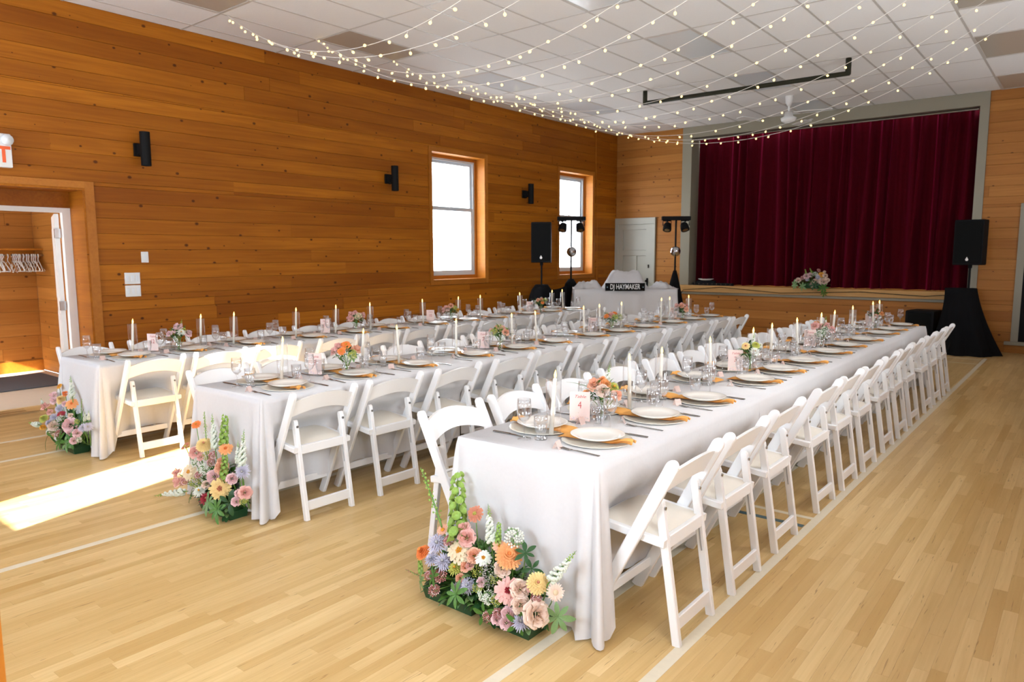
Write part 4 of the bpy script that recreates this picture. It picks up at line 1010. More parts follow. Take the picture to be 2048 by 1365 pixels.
for rn, R_ in ROWS.items():
    for k in range(4):
        num = R_['n0']-k
        for s in (1, -1):
            rz = pi if s > 0 else 0.0
            for i, (dy, dx, da) in enumerate(JIT[rn, k, s]):
                w = '%s %s seat, %s' % (SEATS[i], SIDES[s], tw(rn, k))
                cx = R_['x']+s*(HW-0.215+re_.uniform(-0.008, 0.008)); cy = R_['y0']+k*TL+min(max(dy, 0.20), TL-0.20)*0.97+0.02+re_.uniform(-0.012, 0.012)
                j = lambda a: re_.uniform(-a, a)
                tag(put('charger_plate', m_charger, None, (cx, cy, ZT), (0, 0, j(3))), 'large ivory charger plate, '+w, 'charger plate', 'charger plates')
                tag(put('napkin', m_napkin, None, (cx, cy, ZT), (0, 0, rz+j(0.10))), 'apricot napkin under the plate, '+w, 'napkin', 'apricot napkins')
                tag(put('dinner_plate', m_plate, None, (cx, cy, ZT+0.0205), (0, 0, j(3))), 'ivory dinner plate, '+w, 'plate', 'dinner plates')
                p = at(cx, cy, rz, -0.045+j(.01), 0.205+j(.012)); tag(put('fork', m_fork, None, (*p, ZT), (0, 0, rz+j(0.08))), 'steel fork beside plate, '+w, 'fork', 'forks')
                p = at(cx, cy, rz, -0.045+j(.01), -0.195+j(.012)); tag(put('knife', m_knife, None, (*p, ZT), (0, 0, rz+j(0.08))), 'steel knife beside plate, '+w, 'knife', 'knives')
                p = at(cx, cy, rz, 0.055+j(.02)-(0.04 if s < 0 and i == 1 else 0), -0.225+j(.02)+(0.07 if s < 0 and i == 1 else 0))
                t = thing('wine_glass', 'empty stemmed wine glass, '+w, 'wine glass', (*p, ZT), j(3), 'wine glasses')
                put('bowl', m_bowl, t); put('stem', m_stemg, t); put('foot', m_foot, t)
                p = at(cx, cy, rz, 0.125+j(.02), -0.165+j(.02)); tag(put('water_glass', m_water, None, (*p, ZT), (0, 0, j(3))), 'short footed water glass, '+w, 'water glass', 'water glasses')
                p = at(cx, cy, rz, 0.085+j(.02), 0.205+j(.03)); tag(put('place_card', m_tent, None, (*p, ZT), (0, 0, rz+j(0.5))), 'small pink tent place card, '+w, 'place card', 'pink place cards')

# ------------------------------------------------------------------ candles, number cards, vases
CAND = {'right': [2.68, 3.39, 3.75, 4.42, 5.17, 5.60, 6.21, 6.87, 7.24, 7.99, 8.84, 9.12],
        'middle': [2.70, 3.37, 3.71, 4.37, 5.12, 5.47, 6.30, 6.64, 7.10, 8.04, 8.30, 8.83],
        'window': [2.69, 3.30, 3.62, 4.32, 4.82, 5.30, 6.12, 6.76, 7.18, 8.04, 8.83, 9.10]}
CARD = {'right': (3.06, 5.09, 6.85, 9.10), 'middle': (3.10, 4.91, 6.74, 8.67), 'window': (2.98, 4.83, 6.43, 8.49)}
CXO = {'right': -0.03, 'middle': 0.02, 'window': 0.02}
m_cyl = G().lathe([(0.0009, 0.004), (0.033, 0.004), (0.0345, 0.0), (0.036, 0.004), (0.036, 0.272), (0.0345, 0.272)], 24).mesh('glass_cylinder', M_glass2, True)
m_taper = G().lathe([(0.0009, 0.0), (0.0112, 0.0), (0.0092, 0.262), (0.006, 0.268), (0.0, 0.267)], 12).mesh('wax', M_wax, True)
m_flm = G().lathe([(0.0, 0.264), (0.0055, 0.272), (0.0072, 0.280), (0.0050, 0.292), (0.0012, 0.305), (0.0, 0.307)], 10).mesh('flame', M_flame, True)
OR12 = ['first', 'second', 'third']
rk = random.Random(8)
for rn, R_ in ROWS.items():
    for i, y in enumerate(CAND[rn]):
        num = R_['n0']-i//3; x = R_['x']+CXO[rn]+rk.uniform(-0.012, 0.012)
        w = '%s of three, %s' % (OR12[i % 3], tw(rn, i//3))
        tag(put('glass_cylinder', m_cyl, None, (x, y, ZT)), 'tall clear glass candle cylinder, '+w, 'candle holder', 'glass candle cylinders')
        a = rk.uniform(0, 6.28); til = rk.uniform(0.02, 0.062) if i else 0.066
        if i == 0: a = 0.7
        t = thing('taper_candle', 'lit ivory taper candle in its cylinder, '+w, 'candle', (x-0.011*cos(a)*til/0.066, y-0.011*sin(a)*til/0.066, ZT+0.0115), 0, 'taper candles')
        t.rotation_euler = Vector((cos(a)*til, sin(a)*til, 1)).to_track_quat('Z', 'Y').to_euler()
        put('wax', m_taper, t); put('flame', m_flm, t)
def card_material():
    m, nt, p = nodes('printed_blush_card'); N = nt.nodes.new; L = nt.links.new
    tc = N('ShaderNodeTexCoord'); sp = N('ShaderNodeSeparateXYZ'); L(tc.outputs['Object'], sp.inputs[0])
    vo = N('ShaderNodeTexVoronoi'); vo.inputs['Scale'].default_value = 130; L(tc.outputs['Object'], vo.inputs['Vector'])
    cr = N('ShaderNodeValToRGB'); e = cr.color_ramp; e.interpolation = 'CONSTANT'
    e.elements[0].position = 0; e.elements[0].color = (0.45, 0.42, 0.62, 1); e.elements[1].position = 0.3; e.elements[1].color = (0.86, 0.36, 0.28, 1)
    for pos, c in ((0.55, (0.75, 0.62, 0.30, 1)), (0.75, (0.40, 0.48, 0.30, 1))): q = e.elements.new(pos); q.color = c
    sc = N('ShaderNodeSeparateXYZ'); L(vo.outputs['Color'], sc.inputs[0]); L(sc.outputs[0], cr.inputs[0])
    lt = N('ShaderNodeMath'); lt.operation = 'LESS_THAN'; lt.inputs[1].default_value = 0.33; L(vo.outputs['Distance'], lt.inputs[0])
    hz = N('ShaderNodeMapRange'); hz.inputs[1].default_value = 0.058; hz.inputs[2].default_value = 0.025; L(sp.outputs[2], hz.inputs[0])
    gt = N('ShaderNodeMath'); gt.operation = 'GREATER_THAN'; L(hz.outputs[0], gt.inputs[0]); L(sc.outputs[1], gt.inputs[1])
    ml = N('ShaderNodeMath'); ml.operation = 'MULTIPLY'; L(lt.outputs[0], ml.inputs[0]); L(gt.outputs[0], ml.inputs[1])
    m2 = N('ShaderNodeMath'); m2.operation = 'MULTIPLY'; m2.inputs[1].default_value = 0.7; L(ml.outputs[0], m2.inputs[0])
    mx = N('ShaderNodeMix'); mx.data_type = 'RGBA'; mx.inputs[6].default_value = (0.90, 0.70, 0.63, 1); L(m2.outputs[0], mx.inputs[0]); L(cr.outputs[0], mx.inputs[7])
    L(mx.outputs[2], p.inputs['Base Color']); p.inputs['Roughness'].default_value = 0.6; return m
m_cardb = G().bbox(-0.052, 0.052, -0.0012, 0.0012, 0.008, 0.160, 0.0004).mesh('card', card_material())
m_cardf = G().lathe([(0.0009, 0.0), (0.026, 0.0), (0.027, 0.005), (0.020, 0.010), (0.0, 0.011)], 18).mesh('clear_base', M_glass, True)
for rn, R_ in ROWS.items():
    for k in range(4):
        num = R_['n0']-k; y = CARD[rn][k]; x = R_['x']-0.095; y -= 0.07
        t = thing('table_number_card', 'blush pink card numbered %s, %s' % (['', 'one', 'two', 'three', 'four', 'five', 'six', 'seven', 'eight', 'nine', 'ten', 'eleven', 'twelve'][num], tw(rn, k)), 'number card', (x, y, ZT), radians(27)+rk.uniform(-0.1, 0.1), 'table number cards')
        put('card', m_cardb, t); put('clear_base', m_cardf, t)
        text('number', str(num), M_rosetext, t, 0.052, (0, -0.0016, 0.090), (pi/2, 0, 0), 0.0002, 0.8)
        text('script_word', 'Table', M_rosetext, t, 0.021, (0, -0.0016, 0.135), (pi/2, 0, 0), 0.0002, 1.3, 0.35)

# ------------------------------------------------------------------ flowers: bloom shapes face local +Z, unit radius
def petal_strip(g, a, r0, r1, w, z0, z1, cup, m, n=3, point=0.35):
    v = []; rows = n+1
    for i in range(rows):
        u = i/n; r = r0+(r1-r0)*u; ww = w*(0.35+0.65*sin(min(1, u*1.35)*pi/2))*(1 if u < 0.75 else 1-(u-0.75)/0.25*(1-point))
        z = z0+(z1-z0)*u+cup*sin(u*pi)*0.5
        for q in (-1, 0, 1):
            v.append((r*cos(a)-q*ww*sin(a), r*sin(a)+q*ww*cos(a), z+(0.10*w if q else 0)))
    f = []
    for i in range(n):
        for q in range(2): b = i*3+q; f.append((b, b+1, b+4, b+3))
    g.add(v, f, m)
def bloom(kind, seed=1):
    r = random.Random(seed); g = G()
    if kind == 'zinnia':
        for ring, (n, r1, z1, z0) in enumerate(((15, 1.0, -0.10, 0.0), (13, 0.82, 0.06, 0.06), (10, 0.60, 0.20, 0.12))):
            for k in range(n): petal_strip(g, 2*pi*(k+0.5*ring)/n+r.uniform(-.08, .08), 0.12, r1*r.uniform(.93, 1.05), 0.19*(1-0.12*ring), z0, z1+r.uniform(-.04, .04), 0.10, 0, 3, 0.6)
        for k in range(14): a = 2.4*k; q = 0.055*sqrt(k)+0.02; g.blob((q*cos(a), q*sin(a), 0.20-q*0.2), 0.075, 1, (1, 1, 1.2), 5, 3)
    elif kind == 'dahlia':
        for ring in range(6):
            n = 22-ring*3; R0 = 1.0-ring*0.15; z = ring*0.12
            for k in range(n): petal_strip(g, 2*pi*(k+0.5*ring)/n, 0.06, R0*r.uniform(.95, 1.04), 0.155, z-0.15, z-0.02+ring*0.04+r.uniform(-.03, .03), 0.14, 0, 3, 0.5)
        g.blob((0, 0, 0.62), 0.14, 1, (1, 1, 0.9))
    elif kind == 'aster':
        for ring in range(2):
            for k in range(20): petal_strip(g, 2*pi*(k+0.5*ring)/20+r.uniform(-.05, .05), 0.2, (1.0-0.15*ring)*r.uniform(.9, 1.05), 0.085, 0.0, 0.02+0.12*ring, 0.12, 0, 3, 0.45)
        g.blob((0, 0, 0.07), 0.30, 1, (1, 1, 0.42), 10, 6)
    elif kind == 'mum':
        for ring in range(5):
            n = 22-ring*3
            for k in range(n): petal_strip(g, 2*pi*(k+0.5*ring)/n+r.uniform(-.1, .1), 0.08, (1.0-ring*0.14)*r.uniform(.85, 1.08), 0.072, ring*0.06-0.1, ring*0.17-0.10+r.uniform(-.05, .08), 0.16, 0, 3, 0.3)
        g.blob((0, 0, 0.38), 0.16, 1)
    elif kind == 'rose':
        for ring, (n, r0, r1, h0, h1, ww) in enumerate(((6, 0.30, 1.04, -0.15, 0.22, 0.40), (6, 0.28, 0.86, -0.05, 0.52, 0.36), (5, 0.22, 0.60, 0.0, 0.78, 0.33), (4, 0.12, 0.38, 0.05, 0.88, 0.27), (3, 0.03, 0.17, 0.1, 0.84, 0.17))):
            for k in range(n):
                a = 2*pi*(k+0.37*ring)/n+r.uniform(-.12, .12); N = 5; v = []; pk = r.uniform(0.82, 1.15)
                for i in range(N):
                    u = i/(N-1); rr = r0+(r1-r0)*sin(u*pi/2)**1.2; z = h0+(h1-h0)*u**0.8*pk-(0.22*u**4 if ring < 2 else 0)
                    for q in (-1, -0.5, 0, 0.5, 1):
                        th = a+q*ww*(0.55+0.75*u)*1.25/max(0.55, rr+0.25); R1 = rr*(1+0.05*sin(q*4+ring)*u)*(0.9+0.12*pk)
                        v.append((R1*cos(th), R1*sin(th), z-0.12*q*q*u+0.02*sin(q*7+k)*u))
                g.add(v, [(i*5+q, i*5+q+1, i*5+q+6, i*5+q+5) for i in range(N-1) for q in range(4)], 0)
        g.blob((0, 0, 0.45), 0.07, 1)
    elif kind == 'cluster':
        for k in range(60):
            a = 2.39996*k; q = sqrt(k/60.0); g.blob((q*cos(a)*0.95, q*sin(a)*0.95, 0.45*(1-q*q)+r.uniform(-.06, .06)), r.uniform(0.09, 0.14), 0 if k % 4 else 1, (1, 1, 1), 5, 3)
    elif kind == 'fluff':
        for k in range(150):
            d = Vector((r.gauss(0, 1), r.gauss(0, 1), r.gauss(0, 1))).normalized()*r.uniform(0.6, 1); g.blob(d, r.uniform(0.05, 0.09), 0 if k % 5 else 1, (1, 1, 1), 4, 3)
    return g
def spike(kind, seed=1):
    # stands along +Z, height 1
    r = random.Random(seed); g = G()
    g.tube([(0, 0, 0), (0.01, 0, 0.5), (0.0, 0.01, 1.0)], [0.016, 0.012, 0.004], 5, 1)
    if kind == 'bells':
        for k in range(34):
            u = 0.06+0.92*k/34; a = 2.4*k; s = 0.115*(1-0.55*u)+0.02; n0 = len(g.v)
            g.lathe([(0.15, -0.35), (0.45, 0.1), (0.8, 0.5), (1.05, 0.72), (0.95, 0.66), (0.55, 0.25), (0.0, 0.05)], 9, 0)
            m = Matrix.Translation((cos(a)*(0.055+0.02*(1-u)), sin(a)*(0.055+0.02*(1-u)), u)) @ Vector((cos(a), sin(a), 0.45)).to_track_quat('Z', 'Y').to_matrix().to_4x4() @ Matrix.Scale(s*0.62, 4)
            g.xf(n0, m)
    elif kind == 'snap':
        for k in range(40):
            u = 0.12+0.84*k/40; a = 2.4*k+r.uniform(-.3, .3); s = (0.074*(1-u**1.6)+0.012)*r.uniform(0.8, 1.2); rr = s*r.uniform(0.8, 1.2)
            mi = 0 if u < 0.70 else 2
            for q in range(3 if u < 0.7 else 1):
                g.blob((cos(a+q*0.5-.5)*rr, sin(a+q*0.5-.5)*rr, u+0.02*q), s*0.62, mi, (1, 1, 0.75), 6, 4)
    elif kind == 'spray':
        for k in range(36):
            u = 0.1+0.88*k/36; a = 2.4*k; rr = r.uniform(0.015, 0.07)*(1.1-u*0.7)
            g.tube([(0, 0, u-0.02), (cos(a)*rr, sin(a)*rr, u+0.01)], 0.003, 3, 1); g.blob((cos(a)*rr, sin(a)*rr, u+0.012), r.uniform(0.010, 0.020), 0 if k % 3 else 2, (1, 1, 1.2), 5, 3)
    return g
def leaf_mesh(name, mat, L=1.0, wd=0.17, droop=0.25, fold=0.05):
    g = G(); n = 7; v = []
    for i in range(n+1):
        u = i/n; w = wd*sin(pi*min(1, (u*0.95+0.02)**1.35))**0.8; z = 0.25*u-droop*u*u*1.6
        for q in (-1, 0, 1): v.append((u*L, q*w, z+(fold if q else 0)*(1-u)))
    g.add(v, [(i*3+q, i*3+q+1, i*3+q+4, i*3+q+3) for i in range(n) for q in range(2)])
    return g.mesh(name, mat, True)
M_rim = plain('leaf_cream_edge', (0.10, 0.24, 0.05), 0.45, var=0.5, scale=6, trans=0.2)
LEAF = dict(green=leaf_mesh('leaf', M_green1), dark=leaf_mesh('leaf', M_green2, 1, 0.20), sage=leaf_mesh('leaf', M_green3, 1, 0.19, 0.3), rim=leaf_mesh('leaf', M_rim, 1, 0.16), blade=leaf_mesh('leaf', M_green1, 1, 0.04, 0.55, 0.01))
BM = {}
CEN = dict(cream='gold', white='gold', peach='gold', pink='red', yellow='rust', lav='statice', orange='gold', apricot='orange', blush='cream', rust='chart', chart='gold', lilac='cream', mauve='lilac', gold='rust', red='rust', statice='lav')
def bloom_mesh(kind, colr):
    if (kind, colr) not in BM:
        if kind in ('bells', 'snap', 'spray'): BM[kind, colr] = spike(kind, 3).mesh(kind, [M_lime if colr == 'lime' else PET[colr], M_stem, M_lime], False)
        elif kind in ('cluster', 'fluff'): BM[kind, colr] = bloom(kind, 5).mesh(kind, [PET[colr], M_green3 if colr != 'mauve' else PET['lilac']], False)
        else: BM[kind, colr] = bloom(kind, 5).mesh(kind, [PET[colr], PET[CEN[colr]]], False)
    return BM[kind, colr]
PNAME = dict(zinnia='zinnia_bloom', dahlia='dahlia_bloom', aster='aster_bloom', mum='chrysanthemum_bloom', rose='rose_bloom', cluster='sedum_cluster', fluff='statice_cluster', bells='bells_spike', snap='snapdragon_spike', spray='budding_spray')
def look(d, roll=0.0): return (Vector(d).to_track_quat('Z', 'Y').to_matrix() @ Matrix.Rotation(roll, 3, 'Z')).to_euler()
def add_bloom(par, kind, colr, p, r_, d, roll=None): return put(PNAME[kind], bloom_mesh(kind, colr), par, p, look(d, RND.uniform(0, 6) if roll is None else roll), r_)
def add_leaf(par, kind, p, d, L, upv=(0, 0, 1)):
    d = Vector(d).normalized(); u = Vector(upv); y = u.cross(d)
    y = y.normalized() if y.length > 1e-4 else Vector((0, 1, 0)); z = d.cross(y)
    m = Matrix((d, y, z)).transposed()
    return put('leaf', LEAF[kind], par, p, m.to_euler(), L)
def add_stem(par, p0, p1, r_=0.0022):
    p0 = Vector(p0); p1 = Vector(p1); mid = (p0+p1)/2+Vector((0.01, 0, 0.01))
    return build('stem', G().tube([p0, mid, p1], r_, 5), M_stem, par)
def add_filler(par, c, ext, n, seed, L=0.07, mats=None):
    # loose small greenery packed between the blooms
    r = random.Random(seed); g = G()
    for k in range(n):
        d = Vector((r.gauss(0, 1), r.gauss(0, 1), abs(r.gauss(0, 0.9)))).normalized()
        p = Vector((c[0]+d.x*ext[0]*r.uniform(.25, 1), c[1]+d.y*ext[1]*r.uniform(.25, 1), c[2]+d.z*ext[2]*r.uniform(.1, 1)))
        if p.z < 0.02+c[2]-0.2: continue
        n0 = len(g.v); l = L*r.uniform(0.6, 1.4); w = l*0.2; mi = r.choice((0, 0, 1, 1, 2))
        g.add([(0, 0, 0), (l*0.35, w, 0.1*l), (l*0.35, 0, 0.05*l), (l*0.35, -w, 0.1*l), (l*0.75, w*0.7, 0.0), (l*0.75, 0, -0.04*l), (l*0.75, -w*0.7, 0), (l, 0, -0.18*l)], [(0,2,1), (0,3,2), (1,2,5,4), (2,3,6,5), (4,5,7), (5,6,7)], mi)
        q = (d+Vector((r.uniform(-.6, .6), r.uniform(-.6, .6), r.uniform(-.4, .6)))).normalized()
        g.xf(n0, Matrix.Translation(p) @ q.to_track_quat('X', 'Z').to_matrix().to_4x4())
    o = build('foliage', g, [M_green2, M_green1, M_green3], par); o['kind'] = 'stuff'; return o

# ------------------------------------------------------------------ flower arrangements on the floor and on the stage
A1_B = [('zinnia','rust',-2.048,2.266,0.454,0.032), ('rose','pink',-2.070,2.234,0.348,0.034), ('rose','pink',-2.094,2.245,0.383,0.025), ('aster','peach',-2.217,2.234,0.348,0.027), ('mum','lav',-2.236,2.216,0.286,0.042), ('mum','lav',-2.251,2.194,0.213,0.033), ('mum','lav',-2.180,2.196,0.219,0.040), ('dahlia','orange',-2.312,2.198,0.227,0.033), ('zinnia','cream',-2.097,2.216,0.287,0.051), ('zinnia','white',-1.957,2.217,0.291,0.031), ('rose','peach',-2.009,2.216,0.288,0.029), ('dahlia','apricot',-1.825,2.230,0.332,0.049), ('rose','blush',-1.848,2.213,0.276,0.030), ('mum','chart',-2.103,2.194,0.212,0.031), ('rose','pink',-2.025,2.203,0.242,0.016), ('rose','peach',-2.066,2.184,0.181,0.018), ('zinnia','peach',-1.883,2.237,0.357,0.026), ('cluster','white',-1.816,2.252,0.408,0.039), ('zinnia','pink',-1.799,2.190,0.200,0.049), ('rose','blush',-1.742,2.197,0.224,0.034), ('dahlia','yellow',-1.659,2.210,0.268,0.039), ('aster','blush',-1.569,2.207,0.258,0.031), ('rose','blush',-1.641,2.177,0.157,0.047), ('rose','blush',-1.723,2.180,0.167,0.033), ('mum','lav',-1.709,2.162,0.106,0.035), ('rose','lilac',-1.780,2.166,0.118,0.024), ('rose','lilac',-1.778,2.154,0.081,0.024), ('rose','lilac',-1.830,2.154,0.079,0.020), ('mum','lav',-2.017,2.179,0.163,0.035), ('mum','lav',-2.075,2.170,0.133,0.027), ('cluster','mauve',-2.182,2.178,0.161,0.029), ('cluster','mauve',-2.202,2.158,0.092,0.025), ('cluster','mauve',-1.876,2.153,0.078,0.023), ('cluster','mauve',-1.831,2.161,0.102,0.021), ('cluster','mauve',-1.656,2.195,0.215,0.020), ('cluster','mauve',-2.249,2.173,0.143,0.021), ('cluster','mauve',-2.169,2.224,0.313,0.025), ('fluff','statice',-1.908,2.205,0.251,0.038), ('fluff','statice',-1.904,2.192,0.207,0.024), ('cluster','white',-1.890,2.175,0.150,0.028), ('cluster','chart',-1.959,2.182,0.173,0.022), ('cluster','chart',-1.844,2.175,0.152,0.023), ('rose','peach',-2.048,2.200,0.232,0.021), ('rose','lilac',-1.945,2.189,0.196,0.018), ('rose','pink',-1.689,2.202,0.241,0.015), ('fluff','chart',-1.975,2.200,0.234,0.026), ('fluff','chart',-1.872,2.200,0.233,0.025)]
A1_S = [('bells','lime',(-2.115,2.224,0.315),(-2.191,2.309,0.598)), ('spray','lime',(-2.228,2.238,0.360),(-2.422,2.304,0.579)), ('snap','white',(-1.921,2.231,0.338),(-1.982,2.281,0.505)), ('snap','white',(-1.612,2.212,0.275),(-1.509,2.258,0.427)), ('bells','lime',(-1.891,2.237,0.356),(-1.908,2.264,0.446)), ('snap','white',(-1.914,2.166,0.121),(-1.975,2.186,0.188)), ('bells','lime',(-2.298,2.170,0.132),(-2.330,2.193,0.209)), ('spray','mauve',(-2.278,2.168,0.125),(-2.400,2.169,0.130)), ('snap','white',(-1.881,2.164,0.114),(-1.927,2.182,0.173))]
A2_B = [('zinnia','orange',-4.415,2.224,0.512,0.027), ('dahlia','yellow',-4.263,2.193,0.409,0.043), ('aster','rust',-4.485,2.180,0.365,0.031), ('rose','pink',-4.343,2.175,0.350,0.035), ('rose','pink',-4.275,2.170,0.332,0.020), ('zinnia','cream',-4.367,2.138,0.227,0.045), ('zinnia','apricot',-4.016,2.198,0.426,0.036), ('rose','peach',-4.014,2.165,0.315,0.036), ('rose','lilac',-4.075,2.145,0.252,0.038), ('zinnia','yellow',-3.982,2.130,0.200,0.055), ('rose','pink',-3.717,2.139,0.230,0.033), ('mum','red',-4.107,2.105,0.118,0.036), ('mum','white',-4.198,2.112,0.141,0.036), ('rose','lilac',-3.881,2.153,0.276,0.028), ('mum','lav',-3.790,2.170,0.333,0.039), ('rose','pink',-4.502,2.128,0.194,0.029), ('rose','pink',-4.466,2.113,0.145,0.031), ('cluster','mauve',-4.389,2.119,0.165,0.028), ('cluster','mauve',-4.251,2.139,0.230,0.024), ('cluster','mauve',-4.139,2.179,0.364,0.026), ('cluster','mauve',-4.143,2.167,0.323,0.023), ('cluster','white',-4.201,2.152,0.274,0.034), ('cluster','white',-4.327,2.157,0.292,0.028), ('rose','lilac',-3.787,2.120,0.166,0.024), ('rose','lilac',-3.781,2.134,0.213,0.020), ('fluff','chart',-4.264,2.125,0.182,0.036), ('fluff','chart',-4.203,2.176,0.353,0.027), ('rose','blush',-4.142,2.128,0.194,0.023), ('cluster','chart',-3.714,2.126,0.186,0.022), ('rose','peach',-4.031,2.174,0.348,0.023)]
A2_S = [('bells','lime',(-4.047,2.200,0.435),(-4.102,2.253,0.610)), ('bells','lime',(-3.966,2.145,0.250),(-4.011,2.190,0.402)), ('snap','white',(-4.114,2.185,0.385),(-4.256,2.249,0.598)), ('snap','white',(-3.799,2.169,0.329),(-3.869,2.237,0.556)), ('snap','white',(-4.330,2.106,0.118),(-4.724,2.073,0.011)), ('spray','lime',(-4.255,2.203,0.442),(-4.350,2.249,0.597)), ('snap','white',(-3.841,2.176,0.354),(-3.904,2.217,0.490))]
A3_B = [('zinnia','gold',-6.704,2.220,0.501,0.022), ('dahlia','yellow',-6.593,2.191,0.404,0.038), ('rose','orange',-6.546,2.207,0.457,0.020), ('rose','lilac',-6.770,2.195,0.417,0.028), ('rose','lilac',-6.736,2.183,0.378,0.028), ('rose','pink',-6.885,2.162,0.308,0.032), ('zinnia','apricot',-6.369,2.189,0.398,0.041), ('zinnia','red',-6.528,2.158,0.295,0.030), ('rose','lilac',-6.303,2.142,0.241,0.051), ('rose','blush',-6.628,2.126,0.186,0.036), ('dahlia','chart',-6.859,2.134,0.214,0.034), ('mum','lav',-6.720,2.129,0.196,0.036), ('mum','lav',-6.597,2.169,0.330,0.030), ('mum','lav',-6.667,2.146,0.254,0.030), ('cluster','mauve',-6.461,2.115,0.150,0.032), ('rose','lilac',-6.138,2.131,0.203,0.030), ('rose','lilac',-6.277,2.124,0.180,0.019), ('mum','lav',-6.050,2.147,0.258,0.033), ('mum','lav',-5.968,2.153,0.275,0.032), ('rose','lilac',-6.167,2.112,0.141,0.025), ('cluster','white',-6.663,2.111,0.137,0.029), ('cluster','white',-6.511,2.151,0.269,0.026), ('rose','gold',-6.828,2.114,0.147,0.021), ('rose','pink',-6.763,2.154,0.281,0.023), ('cluster','white',-6.070,2.118,0.161,0.020), ('rose','lilac',-6.497,2.185,0.382,0.023), ('cluster','chart',-6.189,2.155,0.284,0.019), ('rose','blush',-6.340,2.163,0.309,0.019)]
A3_S = [('snap','white',(-6.362,2.196,0.421),(-6.532,2.250,0.599)), ('snap','white',(-5.991,2.164,0.314),(-6.027,2.188,0.393)), ('snap','white',(-6.883,2.117,0.156),(-7.170,2.112,0.139)), ('spray','lime',(-6.146,2.174,0.346),(-6.208,2.207,0.456)), ('snap','white',(-6.047,2.159,0.296),(-6.095,2.182,0.373)), ('snap','white',(-6.950,2.166,0.320),(-7.029,2.179,0.363))]
A4_B = [('rose','lilac',-4.117,13.700,1.182,0.047), ('rose','lilac',-4.048,13.700,1.207,0.037), ('mum','lav',-4.099,13.700,1.125,0.036), ('mum','lav',-3.908,13.700,1.177,0.048), ('cluster','white',-3.964,13.700,1.224,0.040), ('zinnia','gold',-3.856,13.700,1.214,0.045), ('rose','blush',-3.787,13.700,1.195,0.038), ('rose','blush',-3.816,13.700,1.091,0.064), ('rose','blush',-3.873,13.700,1.094,0.042), ('rose','blush',-3.741,13.700,1.116,0.032), ('rose','blush',-4.001,13.700,1.031,0.047), ('rose','blush',-3.958,13.700,1.096,0.040), ('rose','blush',-4.260,13.700,1.106,0.041), ('cluster','mauve',-4.183,13.700,1.148,0.036), ('cluster','mauve',-3.905,13.700,1.289,0.029), ('rose','blush',-3.805,13.700,1.266,0.021)]
A4_S = [('bells','lime',(-4.119,13.700,1.214),(-4.147,13.700,1.310)), ('bells','lime',(-4.019,13.700,1.239),(-4.061,13.700,1.327))]

